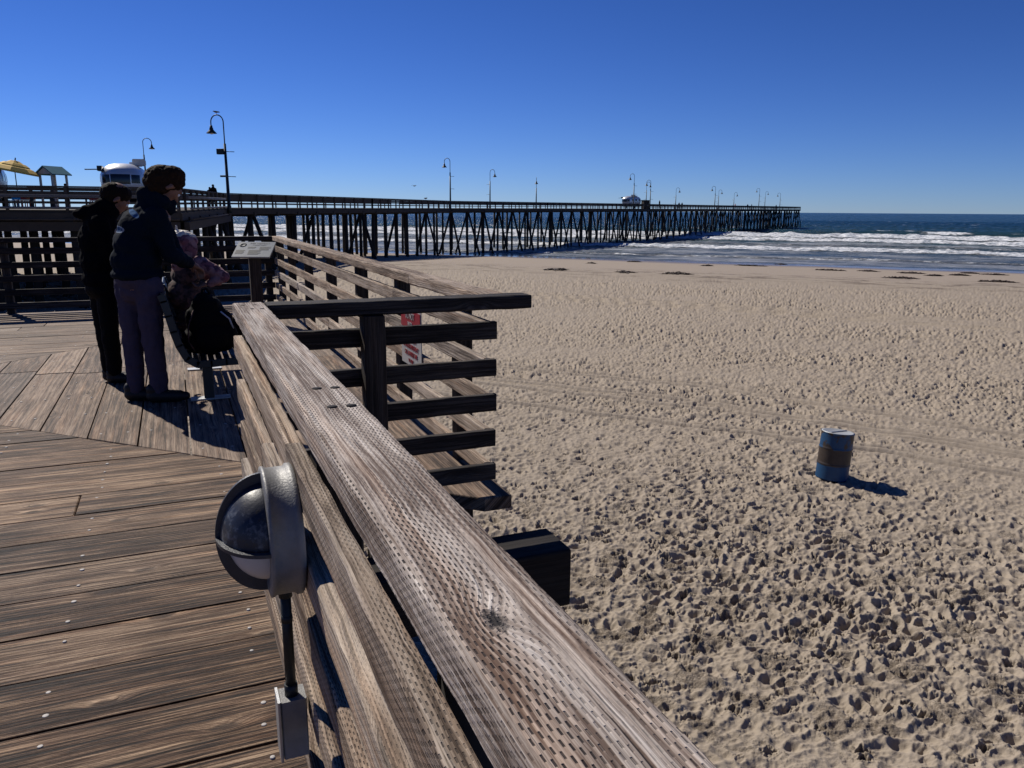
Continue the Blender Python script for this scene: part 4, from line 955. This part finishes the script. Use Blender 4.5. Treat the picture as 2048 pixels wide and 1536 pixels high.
# ---------------- lamps on the pier ----------------
def make_lamp(name, label, H, rz, extras=None):
    t = thing('street_lamp', (0, 0, 0), label, 'street lamp', 'gooseneck lamps along the pier')
    MB().tube([(0, 0, 0), (0, 0, .5), (0, 0, .55), (0, 0, H-2.0)], [.19, .15, .125, .085], 12).build('pole', M['lampmetal'], t)
    r_ = .50; pts = [(0, 0, H-2.05), (0, 0, H-r_)]+[(-r_+r_*math.cos(a), 0, H-r_+r_*math.sin(a)) for a in np.linspace(.15, math.pi, 14)]+[(-2*r_, 0, H-r_-.28)]
    MB().tube(pts, .042, 8).build('gooseneck', M['lampmetal'], t)
    zt = H-r_-.22
    sh = MB().lathe([(1e-4, 0), (.09, 0), (.10, -.14), (.13, -.17), (.14, -.27), (.20, -.36), (.36, -.53), (.37, -.56), (.30, -.545), (.1, -.40)], 18, Matrix.Translation((-2*r_, 0, zt))).build('shade', M['lampmetal'], t)
    MB().ball((-2*r_, 0, zt-.52), .15, 8, (1, 1, .7)).build('bulb', M['white'], sh)
    for z in (H-2.55, H-4.3): MB().tube([(0, 0, z), (.72, 0, z-.03)], .028, 6).build('banner_arm', M['lampmetal'], t)
    if extras:
        MB().box((-.62, -.16, H-2.75), (-.12, .16, H-2.35), .03).build('camera_box', M['lampmetal'], t)
        MB().box((-.50, -.10, H-4.35), (-.06, .10, H-4.22), .02).build('junction_box', M['lampmetal'], t)
    return t
angL = math.atan2(nB.y, nB.x)
# picture column, top row, side of the deck, label, hook direction (+1 over the deck from the near side)
LAMPS = [(446, 229, 'A', 'tall street lamp with a bird perched on its hook and a camera box'),
 (296, 282, 'P', 'street lamp rising behind the near silver trailer, hook bending right'),
 (901, 320, 'N', 'tallest lamp right of the flying gull, standing on the pier corner'),
 (980, 342, 'X', 'street lamp on the far side of the pier, second right of the gull'),
 (1072, 357, 'E', 'slim street lamp seen edge on, between the corner lamps and the pier trailer'),
 (1266, 350, 'N', 'street lamp rising directly behind the small trailer out on the pier'),
 (1299, 362, 'N', 'street lamp hooked left just beyond the pier trailer'), (1291, 366, 'X', 'thin street lamp just beyond the pier trailer on its far side'),
 (1350, 377, 'X', 'lone street lamp between the pier trailer group and the next pair of lamps'),
 (1428, 374, 'N', 'left lamp of the first close pair beyond the pier trailer'), (1435, 381, 'X', 'right lamp of the first close pair beyond the pier trailer'),
 (1466, 386, 'X', 'lone street lamp between the two close pairs towards the pier end'),
 (1516, 378, 'N', 'left lamp of the last close pair near the pier end'), (1528, 384, 'X', 'right lamp of the last close pair near the pier end'),
 (1558, 387, 'N', 'last street lamp at the far end of the pier')]
for i, (px, ytop, side, lab) in enumerate(LAMPS):
    if side == 'A': p = PA+Vector((.3, -.5, 0)); hd = nA
    elif side == 'P': d = ray(px, 400); p = Vector((d.x/d.y*112, 112, 0)); hd = Vector((1, .1, 0))
    else:
        p, s = on_line(px, (PB2.x, PB2.y), (dB.x, dB.y)); hd = nB
        if side in 'XE':
            q = farB0; p, s = on_line(px, (q.x, q.y), (dB.x, dB.y)); hd = -nB
        if side == 'E': hd = Vector((ray(px, 400).x, ray(px, 400).y, 0))*-1
    z0 = zdeck(p.x, p.y)-(.35 if side in 'AN' else 0)
    dep_ = p.dot(Vector((fw.x, fw.y, 0)))/(math.cos(PITCH)); yh = 421+.007*(px-1024)
    D = p.x*fw.x+p.y*fw.y; D = D/math.cos(PITCH)**2*math.cos(PITCH)
    H = EYE+(yh-ytop)*(p.x*fw.x/math.cos(PITCH)+p.y*fw.y/math.cos(PITCH))/F*1.0*math.cos(PITCH)-z0-(.35 if side == 'A' else 0)
    t = make_lamp('street_lamp', lab, H, 0, side == 'A'); t.location = (p.x, p.y, z0); t.rotation_euler = (0, 0, math.atan2(hd.y, hd.x)+math.pi)
    if i == 0: LAMP0 = (p.copy(), z0+H, hd.copy())

# ---------------- trailers ----------------
def trailer(loc, rz, label, roof_gear):
    t = thing('silver_trailer', tuple(loc), label, 'trailer')
    a, b, c, zc = 3.1, 1.25, 1.12, 1.62; e1, e2 = 4.5, 2.7
    def surf_x(y, z): return a*max(0, 1-(abs(y)/b)**e2-(abs(z)/c)**e2)**(1/e1)
    def surf_y(x, z): return b*max(0, 1-(abs(x)/a)**e1-(abs(z)/c)**e2)**(1/e2)
    mb = MB(); n_ = 28; xs = [a*math.sin(math.pi/2*q) for q in np.linspace(-1, 1, 25)]; base = 0
    for x_ in xs:
        k = max(1e-3, (1-(abs(x_)/a)**e1))**(1/e2)
        for j in range(n_):
            an = 2*math.pi*j/n_; cs, sn = math.cos(an), math.sin(an)
            mb.v.append(Vector((x_, math.copysign(abs(cs)**(2/e2), cs)*b*k, zc+math.copysign(abs(sn)**(2/e2), sn)*c*k)))
    for i in range(len(xs)-1):
        for j in range(n_): A = i*n_+j; B2 = i*n_+(j+1) % n_; mb.face((A, B2, B2+n_, A+n_), None, 0, True)
    mb.build('body', M['alu'], t, root=None) if False else None
    def put(mb, nm, mat, par=None, smooth=None):
        me_loc = mb.build(nm, mat, None, smooth, Vector((0, 0, 0))); me_loc.parent = par or t; return me_loc
    body = put(mb, 'body', M['alu'])
    def patch_end(sx, y0, y1, z0, z1, m, nm='window'):
        mb = MB(); K = 6
        for i in range(K+1):
            for j in range(K+1):
                y = y0+(y1-y0)*i/K; z = z0+(z1-z0)*j/K; mb.v.append(Vector((sx*(surf_x(y, z-zc)+.012), y, z)))
        for i in range(K):
            for j in range(K): A = i*(K+1)+j; mb.face((A, A+1, A+K+2, A+K+1), None, 0, True)
        put(mb, nm, m)
    def patch_side(sy, x0, x1, z0, z1, m, nm='window'):
        mb = MB(); K = 6
        for i in range(K+1):
            for j in range(K+1):
                x = x0+(x1-x0)*i/K; z = z0+(z1-z0)*j/K; mb.v.append(Vector((x, sy*(surf_y(x, z-zc)+.012), z)))
        for i in range(K):
            for j in range(K): A = i*(K+1)+j; mb.face((A, A+1, A+K+2, A+K+1), None, 0, True)
        put(mb, nm, m)
    for sx in (-1, 1):
        patch_end(sx, -.52, .52, 1.45, 2.02, M['window']); patch_end(sx, -1.0, -.58, 1.5, 2.0, M['window']); patch_end(sx, .58, 1.0, 1.5, 2.0, M['window'])
    for sy in (-1, 1):
        for x0 in (-1.9, -.5, 1.2): patch_side(sy, x0, x0+.8, 1.6, 2.1, M['window'])
        mb = MB().box((-1.1, -.12, .0), (-.4, .12, .62), .05); mb = MB(); mb.lathe([(1e-4, -.1), (.33, -.1), (.34, .1), (1e-4, .1)], 20, Matrix.Translation((-.5, sy*1.05, .34)) @ Matrix.Rotation(R(90), 4, 'X')); put(mb, 'wheel', M['black2'])
    put(MB().box((-2.5, -.9, .42), (2.5, .9, .62), .05), 'chassis', M['black2'])
    if roof_gear:
        put(MB().box((-.9, -.9, 2.66), (1.1, -.35, 2.84), .04), 'roof_vent', M['alu']); put(MB().box((-1.3, -1.25, 2.62), (-.5, -.55, 3.02), .08), 'air_conditioner', M['cream'])
        mb = MB(); mb.beam((-2.6, .95, 2.30), (-2.6, 1.85, 2.27), (0, 0, 1), .35, .05, .01); put(mb, 'awning_arm', M['lampmetal'])
        mb = MB().box((-2.7, .95, 2.2), (-1.9, 1.22, 2.5), .02); put(mb, 'awning_box', M['lampmetal'])
    t.rotation_euler = (0, 0, rz); return t
def dpoint(px, depth):
    d = ray(px, 400); k = depth/(d.x*fw.x+d.y*fw.y)*math.cos(PITCH); return Vector((d.x*k, d.y*k, 0))
def scl(px, z_px, depth): return (z_px)*depth/F
p = dpoint(256, 48.2); tr = trailer((p.x, p.y, zdeck(p.x, p.y)-.0), R(90-3), 'silver rounded trailer with dark front windows parked on the pier behind the tall person', True); tr.scale = (.97, .97, .94)
p = dpoint(-34, 46); trailer((p.x, p.y, zdeck(p.x, p.y)-.1), R(90+6), 'silver rounded trailer cut off by the left edge of the view', False)
p = dpoint(1263, 182); trailer((p.x, p.y, zdeck(p.x, p.y)+.05), math.atan2(dB.y, dB.x)-R(6), 'pale silver trailer far out on the pier under a hooked lamp', True)
p = dpoint(1291, 186); q = thing('kiosk_box', (p.x, p.y, zdeck(p.x, p.y)-.25), 'dark box shaped kiosk beside the far pier trailer', 'kiosk')
o = MB().box((-.75, -.6, 0), (.75, .6, 2.1), .03, .3); c_ = o.build('kiosk_body', M['pier'], None, None, Vector((0, 0, 0))); c_.parent = q
c_ = MB().box((-.85, -.7, 2.102), (.85, .7, 2.22), .02, .3).build('roof', M['black2'], None, None, Vector((0, 0, 0))); c_.parent = q

# ---------------- umbrella, play hut, tables on the platform ----------------
def local(mb, nm, mat, par): o = mb.build(nm, mat, None, None, Vector((0, 0, 0))); o.parent = par; return o
p = dpoint(37, 45); um = thing('patio_umbrella', (p.x, p.y, zdeck(p.x, p.y)), 'tilted yellow patio umbrella with layered canopy', 'umbrella')
local(MB().tube([(0, 0, 0), (0, 0, 2.05), (-.05, 0, 2.75)], .028, 8), 'pole', M['lampmetal'], um)
TL = Matrix.Translation((-.03, 0, 2.15)) @ Matrix.Rotation(R(11), 4, 'Y')
for (r0_, r1_, z0_, z1_, nm) in ((.70, 1.30, .30, .02, 'lower_canopy'), (.34, .80, .47, .32, 'middle_canopy'), (.001, .45, .60, .46, 'upper_canopy')):
    mb = MB(); mb.lathe([(r0_, z0_), ((r0_+r1_)/2, (z0_+z1_)/2+.05), (r1_, z1_), (r1_, z1_-.10), (r1_-.02, z1_-.02), (r0_, z0_-.02)], 8, TL); mb.sm = [False]*len(mb.sm)
    local(mb, nm, M['yellow'], um)
local(MB().tube([TL @ Vector((0, 0, .6)), TL @ Vector((0, 0, .76))], [.04, .03], 8), 'finial', M['lampmetal'], um)
p = dpoint(112, 46); hut = thing('play_hut', (p.x, p.y, zdeck(p.x, p.y)), 'small open play hut with teal gable roof on four white posts', 'hut', rz=R(52))
for (x_, y_) in ((-.62, -.5), (.62, -.5), (-.62, .5), (.62, .5)): local(MB().box((x_-.06, y_-.06, 0), (x_+.06, y_+.06, 1.93), .005), 'post', M['cream'], hut)
for sy in (-1, 1):
    mb = MB(); mb.beam((0, sy*.37, 1.80), (0, sy*.37+.001, 1.80), (0, 0, 1), .1, .1) if False else None
    A_1 = Vector((-.85, sy*.78, 1.90)); mb.v = [Vector(v) for v in ((-.85, sy*.78, 1.88), (.85, sy*.78, 1.88), (.85, 0, 2.34), (-.85, 0, 2.34), (-.85, sy*.78, 1.94), (.85, sy*.78, 1.94), (.85, 0, 2.40), (-.85, 0, 2.40))]
    for f_ in ((0, 1, 2, 3), (4, 5, 6, 7), (0, 1, 5, 4), (1, 2, 6, 5), (2, 3, 7, 6), (3, 0, 4, 7)): mb.face(f_)
    local(mb, 'roof', M['teal'], hut)
for sx in (-1, 1):
    mb = MB(); mb.v = [Vector(v) for v in ((sx*.70, -.66, 1.935), (sx*.70, .66, 1.935), (sx*.70, 0, 2.32), (sx*.74, -.66, 1.935), (sx*.74, .66, 1.935), (sx*.74, 0, 2.32))]
    for f_ in ((0, 1, 2), (3, 4, 5), (0, 1, 4, 3), (1, 2, 5, 4), (2, 0, 3, 5)): mb.face(f_)
    local(mb, 'gable', M['cream'], hut)
p = dpoint(85, 43.5); tb = thing('picnic_table', (p.x, p.y, zdeck(p.x, p.y)), 'dark high topped table in front of the play hut', 'table')
local(MB().box((-.62, -.35, 1.12), (.62, .35, 1.22), .01), 'table_top', M['black2'], tb)
for x_ in (-.5, .5): local(MB().box((x_-.05, -.3, 0), (x_+.05, .3, 1.118), .01), 'leg', M['pier'], tb)
for px, cm, lb in ((30, 'sky_plastic', 'turquoise plastic chair behind the pier railing'), (46, 'red', 'red plastic chair next to the turquoise one behind the pier railing'), (57, 'orange', 'orange plastic chair behind the pier railing'), (191, 'red', 'small red plastic chair behind the pier railing beside the trailer')):
    p = dpoint(px, 44.5); ch = thing('plastic_chair', (p.x, p.y, zdeck(p.x, p.y)), lb, 'chair', 'plastic chairs on the pier platform', rz=random.uniform(-.4, .4))
    local(MB().box((-.25, -.25, .42), (.25, .25, .46), .01), 'seat', M[cm], ch); local(MB().box((-.25, .22, .47), (.25, .26, .90), .01), 'backrest', M[cm], ch)
    for x_ in (-.22, .22):
        for y_ in (-.22, .22): local(MB().box((x_-.02, y_-.02, 0), (x_+.02, y_+.02, .418), 0), 'leg', M[cm], ch)

hut.scale = (.82, .82, .98); um.scale = (.92, .92, .95)
# ---------------- distant people ----------------
def small_person(p, z, label, mats, rz, h=1.7, pose=0):
    t = thing('person', (p.x, p.y, z), label, 'person', rz=rz); k = h/1.7
    def lb(nm, parts, m):
        parts = [tuple((Vector(q)*k if hasattr(q, '__len__') else q*k) for q in pt) for pt in parts]
        mb = MB()
        for (a, ra, b, rb) in parts: mb.tube([a, a.lerp(b, .5), b], [ra, (ra+rb)/2, rb], 8); mb.ball(a, ra, 6); mb.ball(b, rb, 6)
        o = local(mb, nm, m, t); q = o.modifiers.new('skin', 'REMESH'); q.mode = 'VOXEL'; q.voxel_size = .03; q.use_smooth_shade = True; return o
    lb('body', [((0, 0, .9), .13, (0, 0, 1.38), .15), ((0, 0, 1.42), .06, (.02, 0, 1.58), .09), ((0, .09, .88), .08, (.05 if pose else 0, .1, .05), .05), ((0, -.09, .88), .08, (-.12 if pose else 0, -.1, .05), .05),
                ((0, .19, 1.36), .05, (.04, .24, .86), .035), ((0, -.19, 1.36), .05, (.1, -.22, .90), .035)], M['skin'])
    lb('jacket', [((0, 0, .95), .155, (0, 0, 1.38), .165), ((0, .18, 1.38), .07, (.03, .25, 1.0), .055), ((0, -.18, 1.38), .07, (.08, -.23, 1.02), .055)], mats[0])
    lb('trousers', [((0, .09, .92), .105, (.05 if pose else 0, .1, .1), .07), ((0, -.09, .92), .105, (-.12 if pose else 0, -.1, .1), .07)], mats[1])
    lb('hair', [((-.01, 0, 1.62), .10, (-.02, 0, 1.60), .09)], M['hairblack'])
    return t
for px, s_in, lb, m_, pz in ((421, 'A', 'left of two dark silhouetted people on the pier beside the nearest lamp', ('black', 'black'), 1), (428, 'A', 'right and taller of two silhouetted people on the pier beside the nearest lamp', ('black', 'navy'), 0),
        (134, 'P', 'dark silhouetted person beside the teal roofed play hut', ('black', 'black'), 0), (1318, 'B', 'lone dark figure on the pier just beyond the far trailer', ('black', 'black'), 1),
        (1357, 'B', 'left of two small figures midway along the outer pier', ('navy', 'black'), 0), (1363, 'B', 'right of two small figures midway along the outer pier', ('black', 'black'), 0),
        (1469, 'B', 'small figure in an orange top on the outer pier', ('orange', 'black'), 0), (1494, 'B', 'left of two tiny figures leaning close together far out on the pier', ('black', 'black'), 0), (1502, 'B', 'right of two tiny figures leaning close together far out on the pier', ('navy', 'black'), 1),
        (1551, 'B', 'tiny figure standing at the far end of the pier', ('black', 'black'), 0)):
    if s_in == 'A': p = dpoint(px, 64.)
    elif s_in == 'P': p = dpoint(px, 44)
    else: p, _s = on_line(px, (PB2.x+nB.x*2.2, PB2.y+nB.y*2.2), (dB.x, dB.y))
    small_person(p, zdeck(p.x, p.y), lb, (M[m_[0]], M[m_[1]]), random.uniform(0, 6), {421: 1.6, 428: 1.8, 1318: 2.0, 134: 1.35}.get(px, 1.65), pz)

# ---------------- birds ----------------
def bird(loc, label, rz, flying, s=1.):
    o = thing('gull', tuple(loc), label, 'bird', rz=rz)
    mb = MB(); pts = [(-.26, 0, .0), (-.18, 0, .0), (-.05, 0, 0), (.08, 0, .01), (.16, 0, .03), (.20, 0, .045), (.235, 0, .04), (.28, 0, .025)]; mb.tube([Vector(q)*s for q in pts], [r_*s for r_ in (.03, .04, .07, .075, .05, .042, .03, .006)], 10)
    local(mb, 'body', M['gull'], o)
    if flying:
        for sy in (-1, 1):
            mb = MB(); st = [(0, .04, .04, .16), (.02, .30, .13, .15), (-.02, .52, .10, .12), (-.10, .72, .03, .03)]
            for (x_, y_, z_, c_) in st:
                for q in ((x_+c_/2, 0), (x_, .014), (x_-c_/2, 0), (x_, -.008)): mb.v.append(Vector((q[0], sy*y_, z_+q[1]))*s)
            for i in range(3):
                for j in range(4): mb.face((i*4+j, i*4+(j+1) % 4, i*4+4+(j+1) % 4, i*4+4+j))
            mb.face((12, 13, 14, 15)); local(mb, 'wing', M['gull'], o)
    else:
        for sy in (-1, 1):
            local(MB().tube([Vector((.0, sy*.03, -.06))*s, Vector((.01, sy*.03, -.17))*s], .008*s, 6), 'leg', M['orange'], o)
            mb = MB(); mb.ball(Vector((-.06, sy*.055, .01))*s, s, 8, (.17, .02, .05)); local(mb, 'wing', M['gull'], o)
    return o
d = ray(829, 372); bird(Vector((0, 0, EYE))+d*80, 'gull gliding with spread wings in the sky above the pier', R(25), True, .62)
L0, Lz, Lh = LAMP0; bird((L0.x+Lh.x*.5, L0.y+Lh.y*.5, Lz+.20), 'bird perched on top of the nearest lamp hook', R(190), False, .9)
p = PA.lerp(PB_, .86); p, _s = on_line(852, (PA.x+nA.x*.1, PA.y+nA.y*.1), (dA.x, dA.y)); bird((p.x, p.y, zdeck(p.x, p.y)+1.30), 'dark bird standing on the pier railing left of the corner lamp', R(30), False, 1.2)
for c_ in list(sc.objects):
    if c_.parent is None and c_.type == 'EMPTY' and 'label' not in c_ and c_.get('kind') is None: print('unlabelled', c_.name)
print('objects', len(sc.objects), 'piles', len(piles))
